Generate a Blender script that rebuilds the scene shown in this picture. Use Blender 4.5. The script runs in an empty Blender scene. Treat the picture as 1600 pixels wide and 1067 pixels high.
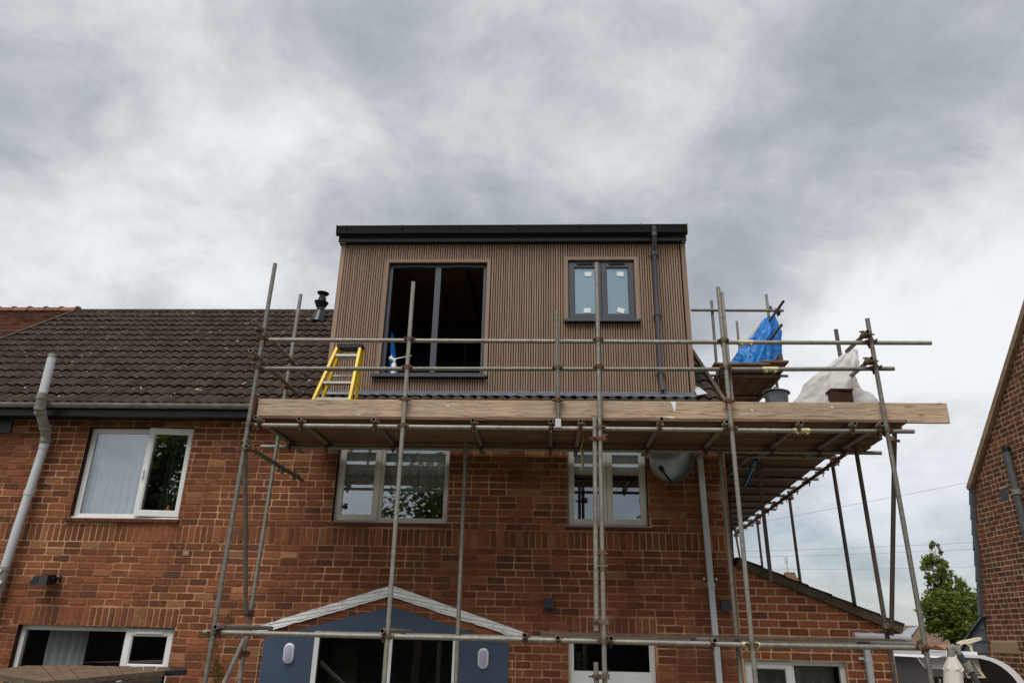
import bpy, math, random
from mathutils import Vector, Matrix, noise as mnoise
rnd = random.Random(7)
S = bpy.context.scene
COL = S.collection

# ------------------------------------------------------------------ camera
FPX, CX, CY = 1155.0, 800.0, 533.5
CAMP = Vector((0.0, -9.7, 2.5))
_u = Vector((65, -2933, 1155)).normalized()
_x = Vector((23800, 73, -1155)); _x = (_x - _u * _x.dot(_u)).normalized()
_y = _u.cross(_x)
R = Matrix((_x, _y, _u)).transposed()          # world -> camera (x right, y down, z forward)
RT = R.transposed()
cam_d = bpy.data.cameras.new('camera'); cam = bpy.data.objects.new('camera', cam_d); COL.objects.link(cam)
rg, dn, fw = R[0].copy(), R[1].copy(), R[2].copy()
cam.matrix_world = Matrix.Translation(CAMP) @ Matrix((rg, -dn, -fw)).transposed().to_4x4()
cam_d.sensor_fit = 'HORIZONTAL'; cam_d.sensor_width = 36.0; cam_d.lens = 36.0 * FPX / 1600.0
cam_d.clip_start = 0.05; cam_d.clip_end = 3000.0
S.camera = cam

def ray(px, py): return RT @ Vector(((px - CX) / FPX, (py - CY) / FPX, 1.0))
def at(px, py, Y=0.0):
    d = ray(px, py); return CAMP + d * ((Y - CAMP.y) / d.y)
def atX(px, py, X):
    d = ray(px, py); return CAMP + d * ((X - CAMP.x) / d.x)
def atZ(px, py, Z):
    d = ray(px, py); return CAMP + d * ((Z - CAMP.z) / d.z)
def proj(p):
    c = R @ (Vector(p) - CAMP)
    return (CX + FPX * c.x / c.z, CY + FPX * c.y / c.z, c.z)

# ------------------------------------------------------------------ world, sun, exposure
SUN_EL, SUN_AZ = math.radians(58), math.radians(200)     # azimuth clockwise from +Y (north)
W = bpy.data.worlds.new('World'); S.world = W; W.use_nodes = True
nt = W.node_tree; nt.nodes.clear()
def wn(t, **k):
    n = nt.nodes.new(t)
    for a, b in k.items(): setattr(n, a, b)
    return n
def wl(a, b): nt.links.new(a, b)
out = wn('ShaderNodeOutputWorld'); bg = wn('ShaderNodeBackground'); bg.inputs[1].default_value = 0.60
sky = wn('ShaderNodeTexSky', sky_type='NISHITA'); sky.sun_disc = False
sky.sun_elevation = SUN_EL; sky.sun_rotation = SUN_AZ
skys = wn('ShaderNodeVectorMath', operation='SCALE'); skys.inputs['Scale'].default_value = 0.09
wl(sky.outputs[0], skys.inputs[0])
tc = wn('ShaderNodeTexCoord'); sep = wn('ShaderNodeSeparateXYZ'); wl(tc.outputs['Generated'], sep.inputs[0])
def wm(op, a, b=None, clamp=False):
    n = wn('ShaderNodeMath', operation=op); n.use_clamp = clamp
    for i, v in enumerate((a, b)):
        if v is None: continue
        if isinstance(v, (int, float)): n.inputs[i].default_value = v
        else: wl(v, n.inputs[i])
    return n.outputs[0]
zc = wm('MAXIMUM', sep.outputs[2], 0.0)
den = wm('ADD', zc, 0.42)
px_ = wm('DIVIDE', sep.outputs[0], den); py_ = wm('DIVIDE', sep.outputs[1], den)
cmb = wn('ShaderNodeCombineXYZ'); wl(px_, cmb.inputs[0]); wl(py_, cmb.inputs[1])
def noise(scale, detail, rough, dist, off):
    mp = wn('ShaderNodeMapping'); mp.inputs['Location'].default_value = off
    wl(cmb.outputs[0], mp.inputs[0])
    n = wn('ShaderNodeTexNoise'); n.inputs['Scale'].default_value = scale; n.inputs['Detail'].default_value = detail
    n.inputs['Roughness'].default_value = rough; n.inputs['Distortion'].default_value = dist
    wl(mp.outputs[0], n.inputs['Vector']); return n.outputs[0]
n1 = noise(2.1, 8, 0.55, 0.25, (3.1, 1.7, 0.0))
n2 = noise(0.85, 3, 0.45, 0.2, (8.3, 4.4, 2.0))
n3 = noise(5.0, 10, 0.66, 0.35, (1.3, 7.4, 5.0))
mixv = wm('ADD', wm('MULTIPLY', n1, 0.50), wm('ADD', wm('MULTIPLY', n2, 0.26), wm('MULTIPLY', n3, 0.24)))
ramp = wn('ShaderNodeValToRGB'); cr = ramp.color_ramp; cr.interpolation = 'B_SPLINE'
cr.elements[0].position = 0.37; cr.elements[0].color = (0.27, 0.295, 0.32, 1)
cr.elements[1].position = 0.645; cr.elements[1].color = (0.86, 0.87, 0.89, 1)
e = cr.elements.new(0.455); e.color = (0.34, 0.37, 0.40, 1)
e = cr.elements.new(0.535); e.color = (0.49, 0.52, 0.55, 1)
_bd = ray(1530, 590).normalized(); dotn = wn('ShaderNodeVectorMath', operation='DOT_PRODUCT'); wl(tc.outputs['Generated'], dotn.inputs[0]); dotn.inputs[1].default_value = tuple(_bd)
glow = wn('ShaderNodeMapRange', interpolation_type='SMOOTHSTEP'); glow.inputs[1].default_value = 0.945; glow.inputs[2].default_value = 1.0; wl(dotn.outputs['Value'], glow.inputs[0])
hz = wn('ShaderNodeMapRange', interpolation_type='SMOOTHSTEP'); hz.inputs[1].default_value = 0.30; hz.inputs[2].default_value = 0.0; wl(sep.outputs[2], hz.inputs[0])
mixv = wm('ADD', mixv, wm('ADD', wm('MULTIPLY', glow.outputs[0], 0.13), wm('MULTIPLY', hz.outputs[0], 0.012)))
wl(mixv, ramp.inputs[0])
cover = wn('ShaderNodeMix', data_type='RGBA'); wl(wm('SUBTRACT', 0.95, wm('MULTIPLY', hz.outputs[0], 0.35)), cover.inputs[0])
wl(skys.outputs[0], cover.inputs[6]); wl(ramp.outputs[0], cover.inputs[7])
wl(cover.outputs[2], bg.inputs[0]); wl(bg.outputs[0], out.inputs[0])

sd = bpy.data.lights.new('sun', 'SUN'); sun = bpy.data.objects.new('sun', sd); COL.objects.link(sun)
sd.energy = 1.5; sd.angle = math.radians(42); sd.color = (1.0, 0.96, 0.90)
_sdir = Vector((math.sin(SUN_AZ) * math.cos(SUN_EL), math.cos(SUN_AZ) * math.cos(SUN_EL), math.sin(SUN_EL)))
sun.rotation_euler = _sdir.to_track_quat('Z', 'Y').to_euler(); sun.location = (0, -20, 30)
S.view_settings.view_transform = 'Standard'; S.view_settings.look = 'None'
S.view_settings.exposure = 0.92; S.view_settings.gamma = 1.0
S.render.engine = 'CYCLES'
S.cycles.use_denoising = True; S.cycles.max_bounces = 6; S.cycles.transparent_max_bounces = 12
S.cycles.use_adaptive_sampling = True; S.cycles.caustics_reflective = False; S.cycles.caustics_refractive = False

# ------------------------------------------------------------------ materials
MATS = {}
def srgb(r, g, b):
    f = lambda c: (c / 255 / 12.92) if c <= 10 else ((c / 255 + 0.055) / 1.055) ** 2.4
    return (f(r), f(g), f(b), 1.0)
class NT:
    def __init__(s, name):
        s.m = bpy.data.materials.new(name); s.m.use_nodes = True; s.t = s.m.node_tree; s.t.nodes.clear()
        s.o = s.n('ShaderNodeOutputMaterial'); s.b = s.n('ShaderNodeBsdfPrincipled'); s.l(s.b.outputs[0], s.o.inputs[0])
        MATS[name] = s.m
    def n(s, t, **k):
        n = s.t.nodes.new(t)
        for a, b in k.items(): setattr(n, a, b)
        return n
    def l(s, a, b): s.t.links.new(a, b)
    def put(s, sock, v):
        if hasattr(v, 'is_output') or hasattr(v, 'links'): s.l(v, sock)
        else: sock.default_value = v
    def math(s, op, a, b=0.0, c=0.0, clamp=False):
        n = s.n('ShaderNodeMath', operation=op); n.use_clamp = clamp
        for i, v in enumerate((a, b, c)): s.put(n.inputs[i], v)
        return n.outputs[0]
    def noise(s, scale, detail=4, rough=0.55, coord='Object', stretch=None, dist=0.0, off=None):
        if not hasattr(s, '_tc'): s._tc = s.n('ShaderNodeTexCoord'); s._geo = s.n('ShaderNodeNewGeometry')
        v = s._geo.outputs['Position'] if coord == 'World' else s._tc.outputs[coord]
        if stretch or off:
            mp = s.n('ShaderNodeMapping'); mp.inputs['Scale'].default_value = stretch or (1, 1, 1)
            if off: mp.inputs['Location'].default_value = off
            s.l(v, mp.inputs[0]); v = mp.outputs[0]
        n = s.n('ShaderNodeTexNoise'); n.inputs['Scale'].default_value = scale; n.inputs['Detail'].default_value = detail
        n.inputs['Roughness'].default_value = rough; n.inputs['Distortion'].default_value = dist
        s.l(v, n.inputs['Vector']); return n.outputs[0]
    def ramp(s, fac, stops, interp='LINEAR'):
        n = s.n('ShaderNodeValToRGB'); c = n.color_ramp; c.interpolation = interp
        while len(c.elements) > 1: c.elements.remove(c.elements[-1])
        c.elements[0].position, c.elements[0].color = stops[0]
        for p, col in stops[1:]:
            e = c.elements.new(p); e.color = col
        s.l(fac, n.inputs[0]); return n.outputs[0]
    def mix(s, fac, a, b, mode='MIX'):
        n = s.n('ShaderNodeMix', data_type='RGBA', blend_type=mode)
        s.put(n.inputs[0], fac); s.put(n.inputs[6], a); s.put(n.inputs[7], b); return n.outputs[2]
    def rand(s):
        oi = s.n('ShaderNodeObjectInfo'); g = s.n('ShaderNodeNewGeometry')
        return s.math('FRACT', s.math('ADD', oi.outputs['Random'], g.outputs['Random Per Island']))
    def bump(s, h, strength=0.3, dist=0.01):
        n = s.n('ShaderNodeBump'); n.inputs['Strength'].default_value = strength; n.inputs['Distance'].default_value = dist
        s.l(h, n.inputs['Height']); s.l(n.outputs[0], s.b.inputs['Normal'])
    def fin(s, col, rough=0.7, metal=0.0, spec=0.5):
        s.put(s.b.inputs['Base Color'], col); s.put(s.b.inputs['Roughness'], rough)
        s.put(s.b.inputs['Metallic'], metal); s.b.inputs['Specular IOR Level'].default_value = spec
        return s.m
def G(v): return (v, v, v, 1)

def m_brick(name, cols, dirt=0.5):
    t = NT(name); r = t.rand()
    base = t.ramp(r, [(i / len(cols), c) for i, c in enumerate(cols)], 'CONSTANT')
    r2 = t.math('FRACT', t.math('MULTIPLY', r, 7.31))
    base = t.mix(1.0, base, t.ramp(r2, [(0, G(0.80)), (1, G(1.15))]), 'MULTIPLY')
    n = t.noise(34, 6, 0.65, 'World'); n2 = t.noise(1.1, 4, 0.6, 'World'); n3 = t.noise(7, 6, 0.72, 'World', dist=0.8)
    base = t.mix(1.0, base, t.ramp(n, [(0.3, G(0.72)), (0.7, G(1.22))]), 'MULTIPLY')
    base = t.mix(t.math('MULTIPLY', t.ramp(n2, [(0.45, G(0)), (0.68, G(1))]), dirt), base, srgb(84, 56, 44))
    base = t.mix(t.math('MULTIPLY', t.ramp(n3, [(0.56, G(0)), (0.70, G(1))]), 0.40), base, srgb(160, 118, 84))
    t.bump(n, 0.5, 0.006)
    return t.fin(base, 0.9, 0, 0.2)
BR = [srgb(132, 80, 61), srgb(122, 73, 57), srgb(140, 87, 66), srgb(116, 69, 55), srgb(128, 76, 59), srgb(106, 66, 55), srgb(142, 86, 64), srgb(124, 75, 59), srgb(119, 70, 54), srgb(96, 63, 55), srgb(134, 80, 60), srgb(126, 74, 56), srgb(114, 68, 54), srgb(130, 78, 60), srgb(121, 72, 56), srgb(137, 83, 63), srgb(124, 73, 57), srgb(118, 70, 55), srgb(127, 77, 60), srgb(156, 108, 84)]
BR = [(c_[0] * 0.97, c_[1] * 1.0, c_[2] * 0.84, 1) for c_ in BR]
M_BRICK = m_brick('house_brick', BR)
M_BRICK2 = m_brick('extension_brick', [srgb(146, 87, 58), srgb(134, 78, 53), srgb(154, 93, 60), srgb(125, 72, 51), srgb(142, 83, 56), srgb(150, 89, 58)], 0.15)
M_BRICK3 = m_brick('neighbour_brick', [srgb(112, 70, 51), srgb(102, 64, 48), srgb(120, 76, 54), srgb(88, 60, 50), srgb(108, 67, 49), srgb(117, 73, 52), srgb(96, 62, 49), srgb(113, 71, 51), srgb(104, 65, 48), srgb(136, 86, 56)], 0.3)
def m_simple(name, col, rough=0.6, metal=0.0, spec=0.5, var=0.15, scale=8, bump=0.0, stretch=None, coord='World'):
    t = NT(name); n = t.noise(scale, 5, 0.6, coord, stretch)
    c = t.mix(1.0, col, t.ramp(n, [(0.3, G(1 - var)), (0.7, G(1 + var))]), 'MULTIPLY')
    if bump: t.bump(n, bump, 0.01)
    return t.fin(c, rough, metal, spec)
t = NT('mortar'); n = t.noise(40, 5, 0.6, 'World'); n2 = t.noise(1.3, 4, 0.6, 'World')
c = t.mix(t.ramp(n2, [(0.36, G(0)), (0.58, G(1))]), srgb(200, 156, 118), srgb(138, 92, 67))
c = t.mix(1.0, c, t.ramp(n, [(0.3, G(0.8)), (0.7, G(1.15))]), 'MULTIPLY'); t.bump(n, 0.6, 0.01)
M_MORTAR = t.fin(c, 0.95, 0, 0.1)
M_MORTAR2 = m_simple('mortar_grey_tan', srgb(196, 168, 138), 0.95, 0, 0.1, 0.2, 30, 0.4)

t = NT('roof_tile'); r = t.rand(); n = t.noise(30, 6, 0.65, 'World'); n2 = t.noise(3.0, 5, 0.6, 'World')
c = t.mix(r, srgb(46, 37, 32), srgb(68, 55, 46)); c = t.mix(1.0, c, t.ramp(n, [(0.3, G(0.7)), (0.7, G(1.25))]), 'MULTIPLY')
c = t.mix(t.math('MULTIPLY', t.ramp(n2, [(0.5, G(0)), (0.7, G(1))]), 0.4), c, srgb(70, 66, 46))
lich = t.noise(13, 2, 0.5, 'World', dist=0.8); lich2 = t.noise(2.2, 3, 0.5, 'World')
lf = t.math('MULTIPLY', t.ramp(lich, [(0.69, G(0)), (0.72, G(1))]), t.ramp(lich2, [(0.42, G(0)), (0.6, G(0.85))]))
c = t.mix(lf, c, srgb(190, 180, 160)); t.bump(n, 0.5, 0.008); M_TILE = t.fin(c, 0.92, 0, 0.2)
t = NT('red_plain_tile'); r = t.rand(); n = t.noise(20, 5, 0.6, 'World')
c = t.mix(r, srgb(116, 84, 74), srgb(142, 104, 90)); c = t.mix(1.0, c, t.ramp(n, [(0.3, G(0.75)), (0.7, G(1.2))]), 'MULTIPLY'); M_RTILE = t.fin(c, 0.9, 0, 0.2)
M_TILESIDE = m_simple('verge_concrete', srgb(88, 76, 64), 0.95, 0, 0.1, 0.35, 7, 0.4)

t = NT('composite_slat'); r = t.rand(); n = t.noise(4, 6, 0.6, 'World', (14, 14, 0.6)); n2 = t.noise(0.9, 3, 0.5, 'World')
c = t.mix(r, srgb(138, 112, 96), srgb(156, 129, 111)); c = t.mix(1.0, c, t.ramp(n, [(0.3, G(0.84)), (0.7, G(1.14))]), 'MULTIPLY')
c = t.mix(t.math('MULTIPLY', t.ramp(n2, [(0.4, G(0)), (0.7, G(1))]), 0.3), c, srgb(128, 108, 94)); t.bump(n, 0.2, 0.003); M_SLAT = t.fin(c, 0.7, 0, 0.3)
M_SLATBACK = m_simple('slat_backing', srgb(40, 29, 25), 0.85, 0, 0.2)
M_ANTHRA = m_simple('anthracite_upvc', srgb(66, 70, 78), 0.38, 0, 0.5, 0.05)
M_FASCIA = m_simple('dark_fascia', srgb(72, 70, 77), 0.35, 0, 0.5, 0.06)
M_BLACKPVC = m_simple('black_pvc', srgb(24, 24, 27), 0.35, 0, 0.5, 0.1)
M_UPVC = m_simple('white_upvc', srgb(226, 226, 226), 0.4, 0, 0.5, 0.05, 3)
M_UPVC2 = m_simple('weathered_upvc', srgb(212, 208, 200), 0.45, 0, 0.5, 0.10, 4)
M_GREYPVC = m_simple('grey_soil_pipe', srgb(190, 192, 198), 0.45, 0, 0.4, 0.10, 5, 0.0, (1, 1, 0.2))
M_OLDGREY = m_simple('weathered_grey_fitting', srgb(140, 138, 130), 0.7, 0, 0.3, 0.3, 9)
t = NT('galvanised_tube'); n = t.noise(26, 6, 0.65, 'World'); n2 = t.noise(3.2, 4, 0.6, 'World'); oi = t.rand()
c = t.mix(oi, srgb(116, 113, 106), srgb(146, 142, 133)); c = t.mix(1.0, c, t.ramp(n, [(0.3, G(0.68)), (0.7, G(1.3))]), 'MULTIPLY')
c = t.mix(t.math('MULTIPLY', t.ramp(n2, [(0.56, G(0)), (0.72, G(1))]), 0.45), c, srgb(104, 76, 56))
t.bump(n, 0.25, 0.003); M_TUBE = t.fin(c, 0.55, 0.35, 0.5)
t = NT('dark_brown_tube'); n = t.noise(26, 6, 0.65, 'World'); n2 = t.noise(4, 4, 0.6, 'World'); oi = t.rand()  # darker base tone all over, with random rust-brown patches
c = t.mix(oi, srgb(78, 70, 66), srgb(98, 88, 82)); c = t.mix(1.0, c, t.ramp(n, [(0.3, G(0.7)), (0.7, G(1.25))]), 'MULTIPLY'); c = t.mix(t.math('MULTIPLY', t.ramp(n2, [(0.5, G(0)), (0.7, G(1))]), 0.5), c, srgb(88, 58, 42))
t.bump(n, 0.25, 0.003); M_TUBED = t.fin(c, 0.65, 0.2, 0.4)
t = NT('rusty_coupler'); n = t.noise(50, 5, 0.6, 'World'); r = t.rand()
c = t.mix(t.ramp(r, [(0.35, G(0)), (0.7, G(1))]), srgb(110, 98, 84), srgb(108, 58, 40)); c = t.mix(1.0, c, t.ramp(n, [(0.3, G(0.6)), (0.7, G(1.3))]), 'MULTIPLY'); M_COUP = t.fin(c, 0.75, 0.3, 0.4)
M_ZINC = m_simple('zinc_sleeve', srgb(190, 180, 142), 0.45, 0.6, 0.5, 0.2, 30)
def m_wood(name, a, b, knots=True, rough=0.85, knots2=False):
    t = NT(name); oi = t.rand()
    off = t.n('ShaderNodeCombineXYZ'); t.l(t.math('MULTIPLY', oi, 37.0), off.inputs[2]); 
    tcn = t.n('ShaderNodeNewGeometry'); va = t.n('ShaderNodeVectorMath', operation='ADD'); t.l(tcn.outputs['Position'], va.inputs[0]); t.l(off.outputs[0], va.inputs[1])
    mp = t.n('ShaderNodeMapping'); mp.inputs['Scale'].default_value = (0.28, 7, 7); t.l(va.outputs[0], mp.inputs[0])
    w = t.n('ShaderNodeTexNoise'); w.inputs['Scale'].default_value = 5; w.inputs['Detail'].default_value = 7; w.inputs['Roughness'].default_value = 0.7; w.inputs['Distortion'].default_value = 1.2; t.l(mp.outputs[0], w.inputs['Vector'])
    c = t.mix(t.ramp(w.outputs[0], [(0.36, G(0)), (0.56, G(1))]), a, b)
    c = t.mix(1.0, c, t.ramp(oi, [(0, G(0.72)), (1, G(1.18))]) if not knots2 else c, 'MULTIPLY' if not knots2 else 'MIX')
    w2 = t.n('ShaderNodeTexNoise'); w2.inputs['Scale'].default_value = 18; w2.inputs['Detail'].default_value = 5; t.l(mp.outputs[0], w2.inputs['Vector'])
    crack = t.ramp(w2.outputs[0], [(0.37, G(1)), (0.42, G(0))])
    c = t.mix(t.math('MULTIPLY', crack, 0.6), c, srgb(70, 46, 30))
    n = t.noise(1.6, 5, 0.6, 'World'); c = t.mix(1.0, c, t.ramp(n, [(0.3, G(0.82)), (0.7, G(1.12))]), 'MULTIPLY')
    if knots:
        v = t.n('ShaderNodeTexVoronoi'); v.inputs['Scale'].default_value = 1.5
        mp2 = t.n('ShaderNodeMapping'); mp2.inputs['Scale'].default_value = (1.6, 5, 5); t.l(va.outputs[0], mp2.inputs[0]); t.l(mp2.outputs[0], v.inputs['Vector'])
        c = t.mix(t.math('MULTIPLY', t.ramp(v.outputs['Distance'], [(0.05, G(1)), (0.11, G(0))]), 0.6), c, srgb(92, 58, 36))
    t.bump(w2.outputs[0], 0.3, 0.004)
    return t.fin(c, rough, 0, 0.25)
M_TOE = m_wood('pale_scaffold_board', srgb(200, 176, 153), srgb(172, 147, 125), knots2=True)
M_BOARD = m_wood('weathered_board', srgb(146, 116, 92), srgb(104, 82, 66))
M_OLDBOARD = m_wood('grey_old_timber', srgb(122, 106, 92), srgb(88, 76, 66))
M_RAFTER = m_wood('rafter_timber', srgb(176, 132, 96), srgb(150, 108, 78))
M_PLY = m_simple('plywood_ceiling', srgb(150, 112, 82), 0.85, 0, 0.2, 0.25, 3)
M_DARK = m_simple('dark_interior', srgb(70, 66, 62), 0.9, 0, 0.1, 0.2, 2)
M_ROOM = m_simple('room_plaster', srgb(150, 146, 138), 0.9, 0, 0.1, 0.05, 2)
M_BLUEREND = m_simple('blue_grey_render', srgb(68, 82, 102), 0.75, 0, 0.3, 0.08, 3, 0.05)
t = NT('white_painted_rubble'); n = t.noise(16, 5, 0.6, 'World', (0.6, 1, 1.6)); n2 = t.noise(4.5, 3, 0.5, 'World', (0.3, 1, 2.6), dist=0.8)
c = t.mix(t.ramp(n, [(0.4, G(0)), (0.6, G(1))]), srgb(240, 240, 241), srgb(250, 249, 248))
c = t.mix(t.math('MULTIPLY', t.ramp(n2, [(0.485, G(0)), (0.5, G(1)), (0.515, G(0))]), 0.35), c, srgb(110, 108, 108)); t.bump(n, 0.25, 0.01); M_WHITERUB = t.fin(c, 0.85, 0, 0.2)
t = NT('window_glass'); t.t.nodes.remove(t.b)
gl = t.n('ShaderNodeBsdfGlossy'); gl.inputs['Roughness'].default_value = 0.0; gl.inputs['Color'].default_value = (0.93, 0.96, 1.0, 1)
tr = t.n('ShaderNodeBsdfTransparent'); tr.inputs['Color'].default_value = (0.95, 0.965, 0.96, 1)
fr = t.n('ShaderNodeLayerWeight'); fr.inputs['Blend'].default_value = 0.5
wv = t.noise(1.3, 2, 0.5, 'World'); bp = t.n('ShaderNodeBump'); bp.inputs['Strength'].default_value = 0.02; bp.inputs['Distance'].default_value = 0.02; t.l(wv, bp.inputs['Height']); t.l(bp.outputs[0], gl.inputs['Normal'])
mx = t.n('ShaderNodeMixShader'); t.l(t.math('ADD', t.math('MULTIPLY', t.math('POWER', fr.outputs['Facing'], 4.0), 0.6), 0.21, clamp=True), mx.inputs[0]); t.l(tr.outputs[0], mx.inputs[1]); t.l(gl.outputs[0], mx.inputs[2]); t.l(mx.outputs[0], t.o.inputs[0]); M_GLASS = t.m
t = NT('new_coated_glass'); t.fin(srgb(150, 172, 190), 0.06, 0.0, 0.8); t.b.inputs['Metallic'].default_value = 0.35; M_FILMGLASS = t.m
M_STICK = m_simple('white_sticker', srgb(226, 230, 232), 0.6, 0, 0.3, 0.03)
def m_cloth(name, col, trans, var=0.1, scale=3, rough=0.8, spec=0.2, crumple=0.0):
    t = NT(name); n = t.noise(scale, 5, 0.6, 'World'); c = t.mix(1.0, col, t.ramp(n, [(0.3, G(1 - var)), (0.7, G(1 + var))]), 'MULTIPLY')
    t.fin(c, rough, 0, spec)
    if crumple:
        wv = t.noise(scale * 0.5, 2, 0.4, 'World', dist=0.8); t.bump(t.math('ABSOLUTE', t.math('SUBTRACT', wv, 0.5)), 0.8, 0.10)
    else: t.bump(n, 0.3, 0.02)
    tl = t.n('ShaderNodeBsdfTranslucent'); t.l(c, tl.inputs[0]); mx = t.n('ShaderNodeMixShader'); mx.inputs[0].default_value = trans
    t.l(t.b.outputs[0], mx.inputs[1]); t.l(tl.outputs[0], mx.inputs[2]); t.l(mx.outputs[0], t.o.inputs[0]); return t.m
M_CURT = m_cloth('net_curtain', srgb(240, 244, 248), 0.25)
M_CURT2 = m_cloth('grey_patterned_curtain', srgb(206, 212, 210), 0.3, 0.25, 14)
M_CURTD = m_cloth('dark_green_curtain', srgb(62, 70, 62), 0.2)
M_BLIND = m_cloth('cream_blind', srgb(236, 232, 224), 0.3)
M_BLUET = m_cloth('blue_tarpaulin', srgb(40, 146, 232), 0.45, 0.25, 7, 0.35, 0.6, 1.0)
M_WHITET = m_cloth('white_sheeting', srgb(244, 242, 240), 0.55, 0.04, 6, 0.5, 0.4, 1.0)
M_CREAMC = m_cloth('cream_parasol_cloth', srgb(232, 226, 218), 0.15, 0.08, 5)
M_YELLOW = m_simple('yellow_fibreglass', srgb(236, 196, 28), 0.45, 0, 0.5, 0.08, 6)
M_ALU = m_simple('aluminium', srgb(205, 203, 198), 0.4, 0.7, 0.5, 0.08, 20)
M_LEAD = m_simple('lead_flashing', srgb(92, 98, 108), 0.5, 0.3, 0.5, 0.3, 9, 0.4)
M_SLATE = m_simple('grey_slate', srgb(92, 98, 104), 0.7, 0, 0.3, 0.15, 7, 0.2)
M_LAMP = m_simple('lamp_diffuser', srgb(172, 172, 198), 0.35, 0, 0.5, 0.05)
M_LAMPRIM = m_simple('white_lamp_rim', srgb(236, 236, 240), 0.35, 0, 0.5, 0.03)
M_DISH = m_simple('grey_dish', srgb(112, 112, 110), 0.5, 0.2, 0.4, 0.15, 6)
M_CARWHITE = m_simple('caravan_white', srgb(224, 224, 228), 0.25, 0, 0.6, 0.04, 3)
M_CARSILV = m_simple('caravan_silver', srgb(190, 188, 198), 0.3, 0.0, 0.6, 0.06, 3)
M_CARGREY = m_simple('caravan_grey_gloss', srgb(92, 90, 96), 0.22, 0, 0.6, 0.08, 2)
M_CARBLACK = m_simple('caravan_black_gloss', srgb(18, 18, 20), 0.1, 0, 0.6, 0.02)
M_CREAMPL = m_simple('cream_plastic', srgb(216, 204, 176), 0.5, 0, 0.4, 0.05)
M_STONE = m_simple('pale_stone_lintel', srgb(158, 136, 102), 0.9, 0, 0.2, 0.15, 14, 0.3)
M_BROWNBOX = m_simple('dark_brown_box', srgb(74, 46, 38), 0.8, 0, 0.2, 0.25, 7, 0.1)
M_FELT = m_simple('shed_felt', srgb(110, 92, 78), 0.95, 0, 0.1, 0.3, 6, 0.4)
M_REDWALL = m_simple('shed_red_board', srgb(96, 46, 38), 0.8, 0, 0.2, 0.2, 6)
M_ROPE = m_simple('yellow_cord', srgb(206, 166, 60), 0.8)
M_CABLE = m_simple('overhead_cable', srgb(130, 132, 138), 0.7)
M_BUNDLE = m_simple('grey_plastic_wrap', srgb(92, 96, 102), 0.3, 0.2, 0.6, 0.35, 12, 0.4)
t = NT('lawn'); n = t.noise(6, 6, 0.6, 'World'); n2 = t.noise(0.4, 4, 0.6, 'World')
c = t.mix(n, srgb(60, 80, 34), srgb(92, 108, 52)); c = t.mix(t.ramp(n2, [(0.4, G(0)), (0.6, G(1))]), c, srgb(112, 104, 88)); M_GROUND = t.fin(c, 0.95, 0, 0.1)
def m_leaf(name, a, b):
    t = NT(name); r = t.rand(); c = t.mix(r, a, b); t.fin(c, 0.55, 0, 0.3)
    tl = t.n('ShaderNodeBsdfTranslucent'); t.l(t.mix(0.5, c, srgb(150, 170, 40)), tl.inputs[0]); mx = t.n('ShaderNodeMixShader'); mx.inputs[0].default_value = 0.35
    t.l(t.b.outputs[0], mx.inputs[1]); t.l(tl.outputs[0], mx.inputs[2]); t.l(mx.outputs[0], t.o.inputs[0]); return t.m
M_LEAF = m_leaf('tree_leaf', srgb(66, 86, 36), srgb(126, 136, 60))
M_LEAFD = m_leaf('dark_leaf', srgb(34, 46, 26), srgb(60, 74, 40))
M_HEDGE = m_simple('dark_yew', srgb(30, 36, 26), 0.9, 0, 0.1, 0.3, 5)
M_BARK = m_simple('bark', srgb(70, 56, 44), 0.95, 0, 0.1, 0.3, 12, 0.5)
M_FARROOF = m_simple('far_roof_tile', srgb(112, 90, 76), 0.9, 0, 0.2, 0.2, 2)
M_FARBRICK = m_simple('far_orange_brick', srgb(150, 104, 80), 0.9, 0, 0.2, 0.15, 3)
M_GLAZE = m_simple('far_rooflight_glass', srgb(150, 158, 166), 0.1, 0.2, 0.6, 0.05)
M_TOOL = m_simple('white_tool_plastic', srgb(232, 232, 230), 0.4)
M_TERRA = m_simple('sill_tile', srgb(92, 56, 44), 0.85, 0, 0.2, 0.3, 14, 0.3)
M_BOTTLE = m_simple('orange_bottle', srgb(196, 130, 50), 0.4)
M_CUBE = m_simple('black_wall_lamp', srgb(42, 48, 56), 0.4)
M_WEED = m_leaf('weed_leaf', srgb(74, 86, 40), srgb(120, 112, 62))
M_LETTER = m_simple('white_lettering', srgb(220, 220, 222), 0.5)

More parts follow.
